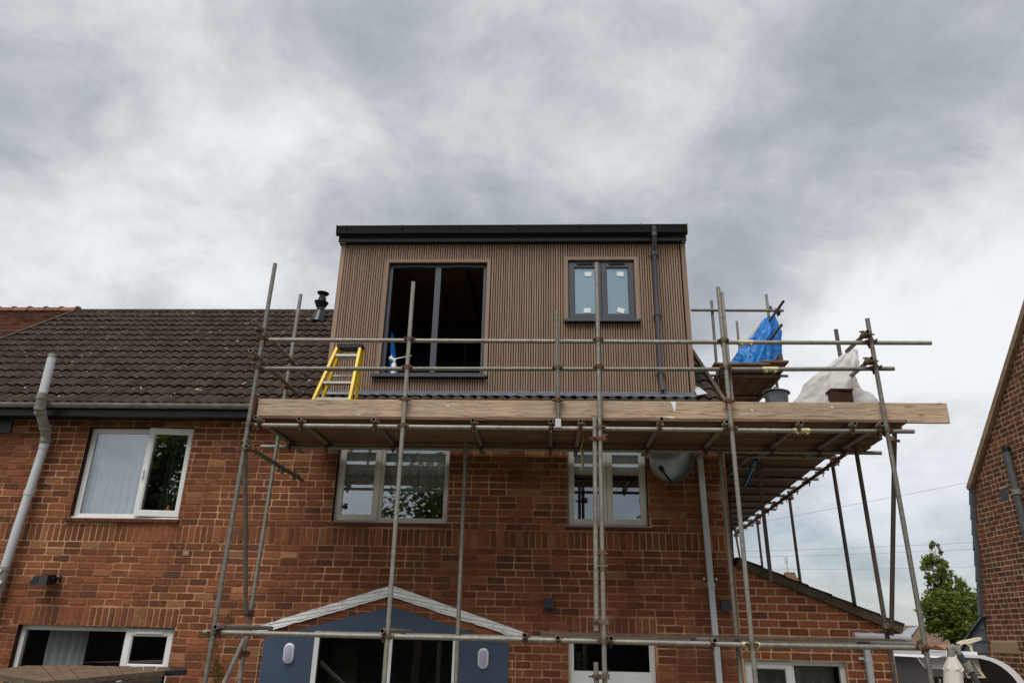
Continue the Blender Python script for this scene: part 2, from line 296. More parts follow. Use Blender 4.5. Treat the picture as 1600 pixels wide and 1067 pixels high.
# ------------------------------------------------------------------ mesh helpers
class MB:
    def __init__(s): s.v = []; s.f = []; s.mi = []
    def add(s, vs, fs):
        o = len(s.v); s.v += [tuple(v) for v in vs]; s.f += [tuple(i + o for i in f) for f in fs]; return s
    def box(s, x0, x1, y0, y1, z0, z1):
        return s.add([(x0, y0, z0), (x1, y0, z0), (x1, y1, z0), (x0, y1, z0), (x0, y0, z1), (x1, y0, z1), (x1, y1, z1), (x0, y1, z1)],
                     [(3, 2, 1, 0), (4, 5, 6, 7), (0, 1, 5, 4), (1, 2, 6, 5), (2, 3, 7, 6), (3, 0, 4, 7)])
    def obox(s, c, ax, h):
        c = Vector(c); ax = [Vector(a).normalized() * k for a, k in zip(ax, h)]; vs = []
        for dz in (-1, 1):
            for dx, dy in ((-1, -1), (1, -1), (1, 1), (-1, 1)): vs.append(c + ax[0] * dx + ax[1] * dy + ax[2] * dz)
        return s.add(vs, [(3, 2, 1, 0), (4, 5, 6, 7), (0, 1, 5, 4), (1, 2, 6, 5), (2, 3, 7, 6), (3, 0, 4, 7)])
    def beam(s, p, q, w, h, up=(0, 0, 1)):
        p, q = Vector(p), Vector(q); d = (q - p); L = d.length; d.normalize(); side = d.cross(Vector(up)).normalized(); u2 = side.cross(d)
        return s.obox((p + q) / 2, (d, side, u2), (L / 2, w / 2, h / 2))
    def frame(s, d):
        d = Vector(d).normalized(); a = Vector((0, 0, 1)) if abs(d.z) < 0.9 else Vector((1, 0, 0)); u = d.cross(a).normalized(); return d, u, d.cross(u)
    def rings(s, pts, radii, n=12, cap=True):
        vs = []; fs = []; N = len(pts); pts = [Vector(p) for p in pts]; u = None
        for i, p in enumerate(pts):
            d = (pts[min(i + 1, N - 1)] - pts[max(i - 1, 0)]).normalized()
            if u is None: _, u, w = s.frame(d)
            else:
                u = (u - d * u.dot(d)).normalized(); w = d.cross(u)
            w = d.cross(u)
            for k in range(n):
                a = 2 * math.pi * k / n; vs.append(p + (u * math.cos(a) + w * math.sin(a)) * radii[i])
        for i in range(N - 1):
            for k in range(n): fs.append((i * n + k, i * n + (k + 1) % n, (i + 1) * n + (k + 1) % n, (i + 1) * n + k))
        if cap: fs.append(tuple(range(n - 1, -1, -1))); fs.append(tuple((N - 1) * n + k for k in range(n)))
        return s.add(vs, fs)
    def tube(s, p, q, r=0.02415, n=12):
        p, q = Vector(p), Vector(q); d, u, w = s.frame(q - p); ri = r * 0.80; L = (q - p).length; b = min(0.12, L / 3)
        loops = [(p + d * b, ri * 0.98), (p, ri), (p, r), (q, r), (q, ri), (q - d * b, ri * 0.98)]; vs = []; fs = []
        for c, rr in loops:
            for k in range(n):
                a = 2 * math.pi * k / n; vs.append(c + (u * math.cos(a) + w * math.sin(a)) * rr)
        for i in range(5):
            for k in range(n): fs.append((i * n + k, i * n + (k + 1) % n, (i + 1) * n + (k + 1) % n, (i + 1) * n + k))
        fs.append(tuple(range(n - 1, -1, -1))); fs.append(tuple(5 * n + k for k in range(n)))
        return s.add(vs, fs)
    def lathe(s, prof, o, d, n=20):
        o = Vector(o); d, u, w = s.frame(d); vs = []; fs = []
        for r, tt in prof:
            for k in range(n):
                a = 2 * math.pi * k / n; vs.append(o + d * tt + (u * math.cos(a) + w * math.sin(a)) * r)
        for i in range(len(prof) - 1):
            for k in range(n): fs.append((i * n + k, i * n + (k + 1) % n, (i + 1) * n + (k + 1) % n, (i + 1) * n + k))
        return s.add(vs, fs)
    def prism(s, poly, axis, a0, a1):
        # poly: list of 2D points in the two other axes; axis 'x': (y,z), 'y': (x,z), 'z': (x,y)
        def mk(p, a): return {'x': (a, p[0], p[1]), 'y': (p[0], a, p[1]), 'z': (p[0], p[1], a)}[axis]
        n = len(poly); vs = [mk(p, a0) for p in poly] + [mk(p, a1) for p in poly]
        return s.add(vs, [tuple(range(n)), tuple(range(2 * n - 1, n - 1, -1))] + [(i, n + i, n + (i + 1) % n, (i + 1) % n) for i in range(n)])
    def grid(s, P):
        nu, nv = len(P), len(P[0]); vs = [p for row in P for p in row]
        return s.add(vs, [(i * nv + j, (i + 1) * nv + j, (i + 1) * nv + j + 1, i * nv + j + 1) for i in range(nu - 1) for j in range(nv - 1)])
    def mesh(s, name, mat, smooth=False):
        me = bpy.data.meshes.new(name); me.from_pydata(s.v, [], s.f); me.update()
        if mat: me.materials.append(mat)
        if smooth:
            me.polygons.foreach_set('use_smooth', [True] * len(me.polygons))
            if smooth != 'all': me.set_sharp_from_angle(angle=math.radians(40))
        return me
    def build(s, name, mat, parent=None, smooth=False, recalc=True):
        me = s.mesh(name, mat, smooth)
        if recalc:
            import bmesh
            b = bmesh.new(); b.from_mesh(me); bmesh.ops.recalc_face_normals(b, faces=b.faces); b.to_mesh(me); b.free()
            if smooth and smooth != 'all': me.set_sharp_from_angle(angle=math.radians(40))
        o = bpy.data.objects.new(name, me); COL.objects.link(o); adopt(o, parent); return o
WM = {}
def wmat(o): return WM.get(o.name, Matrix.Identity(4))
def adopt(o, parent):
    if parent is not None:
        o.parent = parent; o.matrix_parent_inverse = wmat(parent).inverted()
def thing(name, label, cat, loc=(0, 0, 0), group=None):
    o = bpy.data.objects.new(name, None); COL.objects.link(o); o.location = loc; o.empty_display_size = 0.2
    WM[o.name] = Matrix.Translation(Vector(loc)); tag(o, label, cat, group); return o
def tag(o, label, cat, group=None, kind=None):
    o['label'] = label; o['category'] = cat
    if group: o['group'] = group
    if kind: o['kind'] = kind
    return o
def inst(name, me, M, parent):
    o = bpy.data.objects.new(name, me); COL.objects.link(o); adopt(o, parent); o.matrix_basis = M; return o
def part(name, mb, mat, parent, smooth=False, kind=None):
    o = mb.build(name, mat, parent, smooth)
    if kind: o['kind'] = kind
    return o

# ------------------------------------------------------------------ brick laying
BL, BH, JT = 0.231, 0.0875, 0.0155
def subtract(rc, holes, mw=0.03):
    out = [rc]
    for h in holes:
        nx = []
        for (x0, x1, z0, z1) in out:
            if h[0] >= x1 - 1e-4 or h[1] <= x0 + 1e-4 or h[2] >= z1 - 1e-4 or h[3] <= z0 + 1e-4: nx.append((x0, x1, z0, z1)); continue
            if h[0] > x0: nx.append((x0, h[0], z0, z1))
            if h[1] < x1: nx.append((h[1], x1, z0, z1))
            a, b = max(x0, h[0]), min(x1, h[1])
            if h[2] > z0: nx.append((a, b, z0, h[2]))
            if h[3] < z1: nx.append((a, b, h[3], z1))
        out = nx
    return [r for r in out if r[1] - r[0] > mw and r[3] - r[2] > 0.025]
def lay(x0, x1, z0, z1, holes, r, bl=BL, bh=BH, zanchor=None, off=0.0, header=0.06, JT=JT):
    res = []; k = 0; za = z0 if zanchor is None else zanchor
    k = math.floor((z0 - za) / bh)
    while za + k * bh < z1 - 0.02:
        a, b = za + k * bh, za + (k + 1) * bh; x = x0 - bl + (bl / 2 if k % 2 else 0) + off - bl + r.uniform(-0.012, 0.012)
        while x < x1:
            L = bl / 2 if r.random() < header else bl
            rc = (max(x, x0), min(x + L, x1), max(a, z0), min(b, z1))
            if rc[1] - rc[0] > 0.04: res += [(q[0] + JT / 2, q[1] - JT / 2, q[2] + JT / 2, q[3] - JT / 2) for q in subtract(rc, holes)]
            x += L
        k += 1
    return [q for q in res if q[1] - q[0] > 0.02 and q[3] - q[2] > 0.015]
def soldiers(x0, x1, z0, z1, holes, r, pitch=0.0825):
    res = []; n = max(1, round((x1 - x0) / pitch)); w = (x1 - x0) / n
    for i in range(n):
        for q in subtract((x0 + i * w, x0 + (i + 1) * w, z0, z1), holes): res.append((q[0] + JT / 2, q[1] - JT / 2, q[2] + JT / 2, q[3] - JT / 2))
    return res
def brick_geo(w, h, r, proud=0.005, c=0.004):
    # local: x 0..w, z 0..h, front towards -y; worn corners, uneven edges
    j = lambda k=0.0022: r.uniform(-k, k); pr = proud + r.uniform(-0.0025, 0.0025)
    k = [min(0.016, 0.2 * min(w, h)) * r.uniform(0.25, 1.0) for _ in range(8)]
    o = [(k[0], j()), (w - k[1], j()), (w + j(), k[2]), (w + j(), h - k[3]), (w - k[4], h + j()), (k[5], h + j()), (j(), h - k[6]), (j(), k[7])]
    b = [(x, 0.004, z) for x, z in o]
    cx, cz = w / 2, h / 2
    f = [(x + (c if x < cx else -c), -pr + r.uniform(-0.0012, 0.0012), z + (c if z < cz else -c)) for x, z in o]
    m = [(x, -pr * 0.35, z) for x, z in o]
    fs = [tuple(range(16, 24))]
    for i in range(8):
        q = (i + 1) % 8; fs += [(i, q, 8 + q, 8 + i), (8 + i, 8 + q, 16 + q, 16 + i)]
    return b + m + f, fs
def place_bricks(rects, M0, mat, parent, nparts, seed, polys=()):
    """rects in wall-plane (u, z); M0 maps local (u, depth, z) to world. The nparts that show largest become objects."""
    r = random.Random(seed); sc = []
    for q in rects:
        c = M0 @ Vector(((q[0] + q[1]) / 2, 0, (q[2] + q[3]) / 2)); px, py, dz = proj(c)
        ok = dz > 0 and 8 < px < 1592 and 5 < py < 1058 and not (415 < px < 1130 and 650 < py < 735)
        sc.append(((q[1] - q[0]) * (q[3] - q[2]) / (dz * dz) if ok else 0, q))
    idx = sorted(range(len(sc)), key=lambda i: -sc[i][0])[:nparts]; keep = set(i for i in idx if sc[i][0] > 0)
    variants = []
    for k in range(8):
        vs, fs = brick_geo(BL - JT, BH - JT, r); mb = MB().add(vs, fs); variants.append(mb.mesh('brick_shape', mat))
    rest = MB()
    for i, (s_, q) in enumerate(sc):
        w, h = q[1] - q[0], q[3] - q[2]
        if i in keep:
            sold = h > w * 1.2 and h > 0.12
            if sold:   # stand the same shape on end
                L = M0 @ Matrix.Translation((q[1], 0, q[2])) @ Matrix(((0, 0, -1, 0), (0, 1, 0, 0), (1, 0, 0, 0), (0, 0, 0, 1))) @ Matrix.Diagonal((h / (BL - JT), 1, w / (BH - JT), 1))
            else: L = M0 @ Matrix.Translation((q[0], 0, q[2])) @ Matrix.Diagonal((w / (BL - JT), 1, h / (BH - JT), 1))
            inst('brick', r.choice(variants), L, parent)
        else:
            vs, fs = brick_geo(w, h, r); rest.add([M0 @ Vector((v[0] + q[0], v[1], v[2] + q[2])) for v in vs], fs)
    for poly in polys:     # cut bricks: [(u,z)...]
        n = len(poly); pr = 0.007
        vs = [M0 @ Vector((u, 0.004, z)) for u, z in poly] + [M0 @ Vector((u, -pr, z)) for u, z in poly]
        rest.add(vs, [tuple(range(n, 2 * n))] + [(k, (k + 1) % n, n + (k + 1) % n, n + k) for k in range(n)])
    if rest.v: part('bricks', rest, mat, parent, kind='stuff')
def sheet_with_holes(x0, x1, z0, z1, holes, y, thick):
    """wall slab as butted boxes around the holes"""
    mb = MB(); zs = sorted(set([z0, z1] + [min(max(z, z0), z1) for h in holes for z in h[2:]])); 
    for a, b in zip(zs[:-1], zs[1:]):
        if b - a < 1e-5: continue
        cuts = sorted([(max(h[0], x0), min(h[1], x1)) for h in holes if h[2] < (a + b) / 2 < h[3] and h[1] > x0 and h[0] < x1]); x = x0
        for c0, c1 in cuts:
            if c0 > x: mb.box(x, c0, y, y + thick, a, b)
            x = max(x, c1)
        if x < x1: mb.box(x, x1, y, y + thick, a, b)
    return mb

# ================================================================== SETTING: ground
g = MB(); g.add([(-900, -900, 0), (900, -900, 0), (900, 900, 0), (-900, 900, 0)], [(0, 1, 2, 3)])
go = g.build('ground', M_GROUND); go['kind'] = 'structure'
g = MB().box(-9, 5.2, -6.5, -0.02, -0.1, 0.03)
go = g.build('patio', m_simple('patio_concrete', srgb(138, 132, 122), 0.95, 0, 0.1, 0.15, 4, 0.2)); go['kind'] = 'structure'

# ================================================================== BRICK HOUSE
HOUSE = thing('brick_house', 'red brick two-storey house with brown tiled roof and new slatted dormer', 'house', (-3, 4, 0))
WX0, WX1 = -13.0, 2.32
RY = 0.085
def quad_rect(pts, Y):
    q = [at(*p, Y) for p in pts]; xs = sorted(v.x for v in q); zs = sorted(v.z for v in q)
    return ((xs[0] + xs[1]) / 2, (xs[2] + xs[3]) / 2, (zs[0] + zs[1]) / 2, (zs[2] + zs[3]) / 2)
W1 = quad_rect([(148, 668), (308, 671), (283, 813), (112, 809)], RY)
W2 = quad_rect([(532, 708), (706, 709), (698, 820), (519, 815)], RY); W2 = (W2[0], W2[1], W2[2], W1[3])
W3 = quad_rect([(886, 708), (1008, 709), (1013, 826), (886, 822)], RY); W3 = (W3[0], W3[1], W3[2], W1[3])
GH = 2.475
GW1 = (at(35, 977, RY).x, at(278, 982, RY).x, 1.15, GH)
GW2 = (at(888, 995, RY).x, at(1022, 1000, RY).x, 0.06, GH)
DOOR = (at(492, 1003).x, at(716, 1003).x, 0.05, 2.47)
SB0, SB1 = 3.50, 3.722
holes_open = [W1, W2, W3, GW1, GW2, DOOR]
sill = [(w[0] - 0.03, w[1] + 0.03, w[2] - 0.055, w[2] + 0.01) for w in (W1, W2, W3)]
lint = [(GW1[0] - 0.09, GW1[1] + 0.02, GH, GH + 0.226), (GW2[0] - 0.025, GW2[1] + 0.025, GH, GH + 0.226)]
wall = part('wall', sheet_with_holes(WX0, WX1, 0, 5.30, holes_open, 0.0, 0.26), M_MORTAR, HOUSE)
rr = random.Random(3)
bandh = holes_open + sill + [(WX0, WX1, SB0, SB1)] + lint
rects = lay(WX0, WX1, 0.0, SB0, bandh, rr, zanchor=SB0 - BH * 40) + lay(WX0, WX1, SB1, 5.28, bandh, rr, zanchor=SB1)
rects += soldiers(WX0, WX1, SB0, SB1, sill + [], rr)
for l in lint: rects += soldiers(*l, [], rr)
place_bricks(rects, Matrix.Identity(4), M_BRICK, wall, 300, 11)
# pale filled brick, filler patch and drill hole on the wall
pm = MB()
for (px, py, w, h) in ((291, 864, 0.075, 0.055), (349, 909, 0.05, 0.045)):
    c = at(px, py); pm.box(c.x - w / 2, c.x + w / 2, -0.013, 0.0, c.z - h / 2, c.z + h / 2)
part('mortar_patch', pm, M_STONE, HOUSE)
# shell of the house
sh = MB()
gab = [(0.262, 0), (8.2, 0), (8.2, 5.3), (3.97, 8.50), (0.262, 5.60)]
part('gable_wall', MB().prism(gab, 'x', WX1 - 0.25, WX1 - 0.002), M_BRICK, HOUSE)
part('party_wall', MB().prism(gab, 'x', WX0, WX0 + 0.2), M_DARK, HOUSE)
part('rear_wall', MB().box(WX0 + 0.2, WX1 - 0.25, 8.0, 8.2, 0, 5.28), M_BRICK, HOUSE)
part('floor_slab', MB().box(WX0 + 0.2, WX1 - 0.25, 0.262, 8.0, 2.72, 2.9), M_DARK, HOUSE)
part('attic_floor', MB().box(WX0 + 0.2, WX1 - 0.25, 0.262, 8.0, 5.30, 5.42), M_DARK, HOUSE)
iw = MB(); iw.box(WX0 + 0.2, WX1 - 0.25, 3.4, 3.5, 0, 2.72); iw.box(WX0 + 0.2, WX1 - 0.25, 3.4, 3.5, 2.9, 5.3)
for x in (-4.0, -0.5): iw.box(x - 0.05, x + 0.05, 0.262, 3.4, 0, 2.72); iw.box(x - 0.05, x + 0.05, 0.262, 3.4, 2.9, 5.3)
part('inner_wall', iw, M_ROOM, HOUSE)

# ---- roof
PITCH = math.radians(37.4); UV = Vector((0, math.cos(PITCH), math.sin(PITCH))); NV = Vector((0, -math.sin(PITCH), math.cos(PITCH)))
E0 = Vector((0, -0.28, 5.285)); SLOPE = (3.972 + 0.28) / math.cos(PITCH)
DX0, DX1, DY = -3.135, 2.03, 0.10           # dormer face
def rp(x, s, h=0.0): return Vector((x, E0.y, E0.z)) + UV * s + NV * h
XP, XV = -9.78, 2.33
roof = MB()
def rsheet(mb, x0, x1, s0, s1, h0=-0.06, h1=-0.03):
    a = [rp(x0, s0, h0), rp(x1, s0, h0), rp(x1, s1, h0), rp(x0, s1, h0), rp(x0, s0, h1), rp(x1, s0, h1), rp(x1, s1, h1), rp(x0, s1, h1)]
    mb.add(a, [(3, 2, 1, 0), (4, 5, 6, 7), (0, 1, 5, 4), (1, 2, 6, 5), (2, 3, 7, 6), (3, 0, 4, 7)])
sD = (DY + 0.28) / math.cos(PITCH)
rsheet(roof, XP + 0.002, DX0 - 0.002, 0, SLOPE); rsheet(roof, DX0, DX1, 0, sD - 0.02); rsheet(roof, DX1 + 0.002, XV, 0, SLOPE)
zr = E0.z + SLOPE * math.sin(PITCH)
roof.add([(WX0, 3.98, zr - 0.05), (XV, 3.98, zr - 0.05), (XV, 8.5, 5.2), (WX0, 8.5, 5.2), (WX0, 3.98, zr - 0.09), (XV, 3.98, zr - 0.09), (XV, 8.5, 5.16), (WX0, 8.5, 5.16)],
         [(3, 2, 1, 0), (4, 5, 6, 7), (0, 1, 5, 4), (1, 2, 6, 5), (2, 3, 7, 6), (3, 0, 4, 7)])
ROOF = part('roof', roof, M_TILESIDE, HOUSE)
TW, TG, TL = 0.302, 0.345, 0.42
def tile_mesh(seed):
    r = random.Random(seed); n = 12; vs = []; fs = []
    prof = []
    for i in range(n + 1):
        u = i / n; ph = (u * 2) % 1.0
        z = 0.036 * abs(math.sin(math.pi * ph)) ** 0.85
        prof.append((u * (TW + 0.006), z))
    for (yy, lift) in ((0.0, 0.030), (TL, 0.0)):
        for x, z in prof: vs.append((x, yy, z + lift))
    for x, z in prof: vs.append((x, 0.004, z + 0.030 - 0.022))
    m = n + 1
    for i in range(n):
        fs.append((i, i + 1, m + i + 1, m + i)); fs.append((i + 1, i, 2 * m + i, 2 * m + i + 1))
    me = MB().add(vs, fs).mesh('tile_shape', M_TILE, True); return me, vs, fs
TM = [tile_mesh(k) for k in range(2)]
cand = []
ncol = int((XV - XP) / TW); r = random.Random(5)
BAS = Matrix((Vector((1, 0, 0)), UV, NV)).transposed().to_4x4()
for j in range(16):
    for i in range(ncol):
        x = XP + 0.02 + i * TW; s = j * TG - 0.03
        if s + TL > SLOPE + 0.08: continue
        cx = x + TW / 2
        if DX0 - 0.10 < cx < DX1 + 0.06 and s + 0.2 > sD: continue
        M = Matrix.Translation(rp(x + r.uniform(-0.004, 0.004), s + r.uniform(-0.006, 0.006), -0.012)) @ BAS @ Matrix.Rotation(r.uniform(-0.012, 0.012), 4, 'Z') @ Matrix.Rotation(r.uniform(-0.012, 0.012), 4, 'X') @ Matrix.Rotation(r.uniform(-0.02, 0.02), 4, 'Y')
        p = proj(rp(cx, s + 0.15)); vis = 5 < p[0] < 1595 and 470 < p[1] < 628
        cand.append((1 / p[2] ** 2 if vis else 0, M))
order = sorted(range(len(cand)), key=lambda k: -cand[k][0]); keep = set(order[:300]); rest = MB()
for k, (sc_, M) in enumerate(cand):
    me, vs, fs = TM[k % 2]
    if k in keep and sc_ > 0: inst('tile', me, M, ROOF)
    else: rest.add([M @ Vector(v) for v in vs], fs)
o = part('tiles', rest, M_TILE, ROOF, True, 'stuff')
x = XP
while x < DX0 - 0.1:
    L = 0.45; prof = []
    mb = MB(); pts = []
    for a in range(7):
        an = math.pi * (a / 6) ; pts.append((3.975 + 0.12 * math.cos(an) , zr - 0.06 + 0.10 * math.sin(an)))
    mb.prism(pts, 'x', x + 0.003, min(x + L, DX0 - 0.05)); part('ridge_tile', mb, M_TILE, ROOF); x += L
# lead flashing and cut tiles under the dormer
P = []
for i in range(130):
    x = DX0 - 0.03 + (DX1 - DX0 + 0.12) * i / 129; row = []
    for k in range(6):
        s = sD - 0.16 + 0.185 * k / 5; row.append(rp(x, s, 0.040 + 0.007 * math.sin(x * 41) * (1 - k / 5) + rr.uniform(-0.004, 0.004)))
    P.append(row)
part('lead_flashing', MB().grid(P), M_LEAD, ROOF, 'all')
tri = [rp(DX1 - 0.02, 0.30, 0.07), rp(DX1 + 0.13, 0.36, 0.075), rp(DX1 + 0.07, 0.62, 0.07), rp(DX1 - 0.02, 0.72, 0.07)]
mb = MB(); mb.add(tri + [v - NV * 0.004 for v in tri], [(0, 1, 2, 3), (7, 6, 5, 4), (0, 4, 5, 1), (1, 5, 6, 2), (2, 6, 7, 3), (3, 7, 4, 0)]); part('lead_soaker', mb, m_simple('pale_lead', srgb(176, 178, 184), 0.5, 0.1, 0.4, 0.1), ROOF)
# verge on the gable side
mb = MB(); a = rp(XV + 0.03, -0.05, 0.0); b = rp(XV + 0.03, SLOPE, 0.0); mb.beam(a, b, 0.05, 0.09, NV); part('verge', mb, M_TILESIDE, ROOF)

# ---- eaves: fascia, soffit, gutter
part('fascia', MB().box(WX0, XV, -0.27, -0.245, 5.115, 5.262), M_BLACKPVC, HOUSE)
part('soffit', MB().box(WX0, WX1, -0.243, -0.012, 5.125, 5.145), M_BLACKPVC, HOUSE)
gz, gy, gr = 5.268, -0.335, 0.058
pts = [(gy + gr * math.cos(a), gz + gr * math.sin(a)) for a in [math.pi + math.pi * k / 10 for k in range(11)]]
pin = [(gy + (gr - 0.006) * math.cos(a), gz + (gr - 0.006) * math.sin(a)) for a in [2 * math.pi - math.pi * k / 10 for k in range(11)]]
G_ = part('gutter', MB().prism(pts + pin, 'x', WX0, XV - 0.02), M_OLDGREY, HOUSE, True)
for px in (38, 143, 257, 361):
    x = at(px, 634, -0.36).x; pts2 = [(gy + (gr + 0.005) * math.cos(a), gz + (gr + 0.005) * math.sin(a)) for a in [math.pi + math.pi * k / 10 for k in range(11)]]
    pts3 = [(gy + (gr + 0.001) * math.cos(a), gz + (gr + 0.001) * math.sin(a)) for a in [2 * math.pi - math.pi * k / 10 for k in range(11)]]
    part('gutter_clip', MB().prism(pts2 + pts3, 'x', x - 0.02, x + 0.02), M_OLDGREY, G_, True)
mb = MB(); c = at(5, 655); mb.box(c.x - 0.3, c.x + 0.17, -0.03, 0.0, 4.93, 5.11)
part('eaves_vent', mb, M_BLACKPVC, HOUSE)

# ---- windows
def rect_frame(mb, x0, x1, z0, z1, y0, y1, w):
    mb.box(x0, x1, y0, y1, z1 - w, z1); mb.box(x0, x1, y0, y1, z0, z0 + w)
    mb.box(x0, x0 + w, y0, y1, z0 + w, z1 - w); mb.box(x1 - w, x1, y0, y1, z0 + w, z1 - w)
def sash(parent, x0, x1, z0, z1, y, w, mat, glass=None, rot=None, vent=False, handle=False, d=0.05, gl=True):
    """sash frame with mitred inner bead and its own pane"""
    mb = MB(); rect_frame(mb, x0, x1, z0, z1, y, y + d, w); b = 0.014
    f = part('sash', mb, mat, parent); kids = [f]
    bm = MB(); rect_frame(bm, x0 + w, x1 - w, z0 + w, z1 - w, y + 0.012, y + 0.030, b); kids.append(part('bead', bm, mat, parent))
    if gl:
        g_ = MB().box(x0 + w + 0.002, x1 - w - 0.002, y + 0.024, y + 0.028, z0 + w + 0.002, z1 - w - 0.002); kids.append(part('pane', g_, glass or M_GLASS, parent))
    if vent:
        v = MB().box(x0 + (x1 - x0) * 0.2, x1 - (x1 - x0) * 0.22, y - 0.014, y - 0.001, z1 - w * 0.75, z1 - w * 0.42); kids.append(part('trickle_vent', v, mat, parent))
    if handle:
        h = MB().box(x0 + w * 0.3, x0 + w * 0.55, y - 0.03, y - 0.001, (z0 + z1) / 2 - 0.10, (z0 + z1) / 2 + 0.02); kids.append(part('handle', h, mat, parent))
    if rot:
        M = Matrix.Translation(rot[0]) @ Matrix.Rotation(rot[1], 4, rot[2]) @ Matrix.Translation(-Vector(rot[0]))
        for k in kids: k.data.transform(M)
def tile_sill(parent, w, mat):
    x = w[0] - 0.03; r = random.Random(int(w[0] * 100)); mb = MB()
    while x < w[1] + 0.03:
        L = min(0.10, w[1] + 0.03 - x); mb.box(x + 0.002, x + L - 0.002, -0.045 + r.uniform(-0.006, 0.006), 0.08, w[2] - 0.05 + r.uniform(-0.004, 0.004), w[2] - 0.012); x += 0.10
    part('sill', mb, mat, parent)
def curtain(name, parent, x0, x1, z0, z1, y, mat, amp=0.03, waves=9, seed=1):
    r = random.Random(seed); P = []; ph = r.uniform(0, 6); N = waves * 8
    for i in range(N + 1):
        x = x0 + (x1 - x0) * i / N; row = []
        for k in range(6):
            z = z0 + (z1 - z0) * k / 5; row.append((x + 0.02 * math.sin(3 * k + x * 9) * (1 - k / 5), y + amp * math.sin(ph + 2 * math.pi * waves * i / N + 0.5 * math.sin(i * 0.37)) * (1.1 - 0.1 * k), z))
        P.append(row)
    return part(name, MB().grid(P), mat, parent, 'all')
def outer(parent, w, fw, mat, y=RY, d=0.06): 
    mb = MB(); rect_frame(mb, *w, y, y + d, fw); part('frame', mb, mat, parent)
def empty_part(name, parent, loc):
    o = bpy.data.objects.new(name, None); COL.objects.link(o); adopt(o, parent); o.location = loc; o.empty_display_size = 0.1
    WM[o.name] = Matrix.Translation(Vector(loc)); return o
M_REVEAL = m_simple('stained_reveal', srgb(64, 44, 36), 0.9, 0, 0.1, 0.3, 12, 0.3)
for w in (W1, W2, W3, GW1):
    rv = MB(); rv.box(w[0] + 0.0005, w[0] + 0.005, -0.001, RY - 0.001, w[2] + 0.03, w[3] - 0.001); rv.box(w[1] - 0.005, w[1] - 0.0005, -0.001, RY - 0.001, w[2] + 0.03, w[3] - 0.001); rv.box(w[0] + 0.006, w[1] - 0.006, -0.001, RY - 0.001, w[3] - 0.006, w[3] - 0.001)
    part('reveal', rv, M_REVEAL, HOUSE)
# W1, left upstairs
w = W1; wp = empty_part('window', HOUSE, (w[0], RY, w[2])); outer(wp, w, 0.055, M_UPVC); tile_sill(wp, w, M_TERRA)
part('cill', MB().box(w[0] + 0.002, w[1] - 0.002, RY - 0.05, RY - 0.002, w[2] - 0.010, w[2] + 0.022), M_UPVC, wp)
xm = at(228, 740, RY).x
part('mullion', MB().box(xm - 0.03, xm + 0.03, RY + 0.001, RY + 0.058, w[2] + 0.056, w[3] - 0.056), M_UPVC, wp)
part('pane', MB().box(w[0] + 0.057, xm - 0.032, RY + 0.022, RY + 0.026, w[2] + 0.057, w[3] - 0.057), M_GLASS, wp)
bm = MB(); rect_frame(bm, w[0] + 0.055, xm - 0.03, w[2] + 0.055, w[3] - 0.055, RY + 0.005, RY + 0.02, 0.016); part('bead', bm, M_UPVC, wp)
sash(wp, xm - 0.02, w[1] - 0.012, w[2] + 0.035, w[3] - 0.012, RY - 0.035, 0.068, M_UPVC, rot=((w[1] - 0.012, RY - 0.02, 0), math.radians(5), 'Z'), vent=True, handle=True)
curtain('curtain', wp, w[0] + 0.06, xm - 0.06, w[2] + 0.02, w[3], RY + 0.14, M_CURT, 0.02, 7, 2)
curtain('curtain', wp, xm + 0.18, w[1] - 0.08, w[2] + 0.02, w[3], RY + 0.20, M_CURTD, 0.04, 4, 6)
c = at(262, 790, RY + 0.09); mb = MB(); mb.lathe([(0.0, 0), (0.032, 0), (0.034, 0.05), (0.032, 0.09), (0.014, 0.12), (0.012, 0.15), (0, 0.15)], (c.x, RY + 0.11, w[2] + 0.06), (0, 0, 1), 12)
tag(mb.build('bottle', M_BOTTLE, None, True), 'small orange and blue bottle on sill of the open upstairs window', 'bottle')
# W2, middle upstairs
w = W2; wp = empty_part('window', HOUSE, (w[0], RY, w[2])); outer(wp, w, 0.055, M_UPVC2); tile_sill(wp, w, M_TERRA)
xm = at(592, 760, RY).x
part('mullion', MB().box(xm - 0.025, xm + 0.045, RY + 0.001, RY + 0.058, w[2] + 0.056, w[3] - 0.056), M_UPVC2, wp)
sash(wp, w[0] + 0.022, xm + 0.008, w[2] + 0.03, w[3] - 0.02, RY - 0.02, 0.066, M_UPVC2)
part('pane', MB().box(xm + 0.047, w[1] - 0.057, RY + 0.022, RY + 0.026, w[2] + 0.057, w[3] - 0.057), M_GLASS, wp)
bm = MB(); rect_frame(bm, xm + 0.045, w[1] - 0.055, w[2] + 0.055, w[3] - 0.055, RY + 0.005, RY + 0.02, 0.016); part('bead', bm, M_UPVC2, wp)
curtain('curtain', wp, w[0] + 0.05, w[1] - 0.05, w[2] + 0.42, w[3], RY + 0.09, M_CURT2, 0.018, 12, 4)
c = at(683, 804, RY + 0.12); part('photo_frame', MB().box(c.x - 0.08, c.x + 0.06, RY + 0.10, RY + 0.12, w[2] + 0.05, w[2] + 0.18), M_CARBLACK, wp)
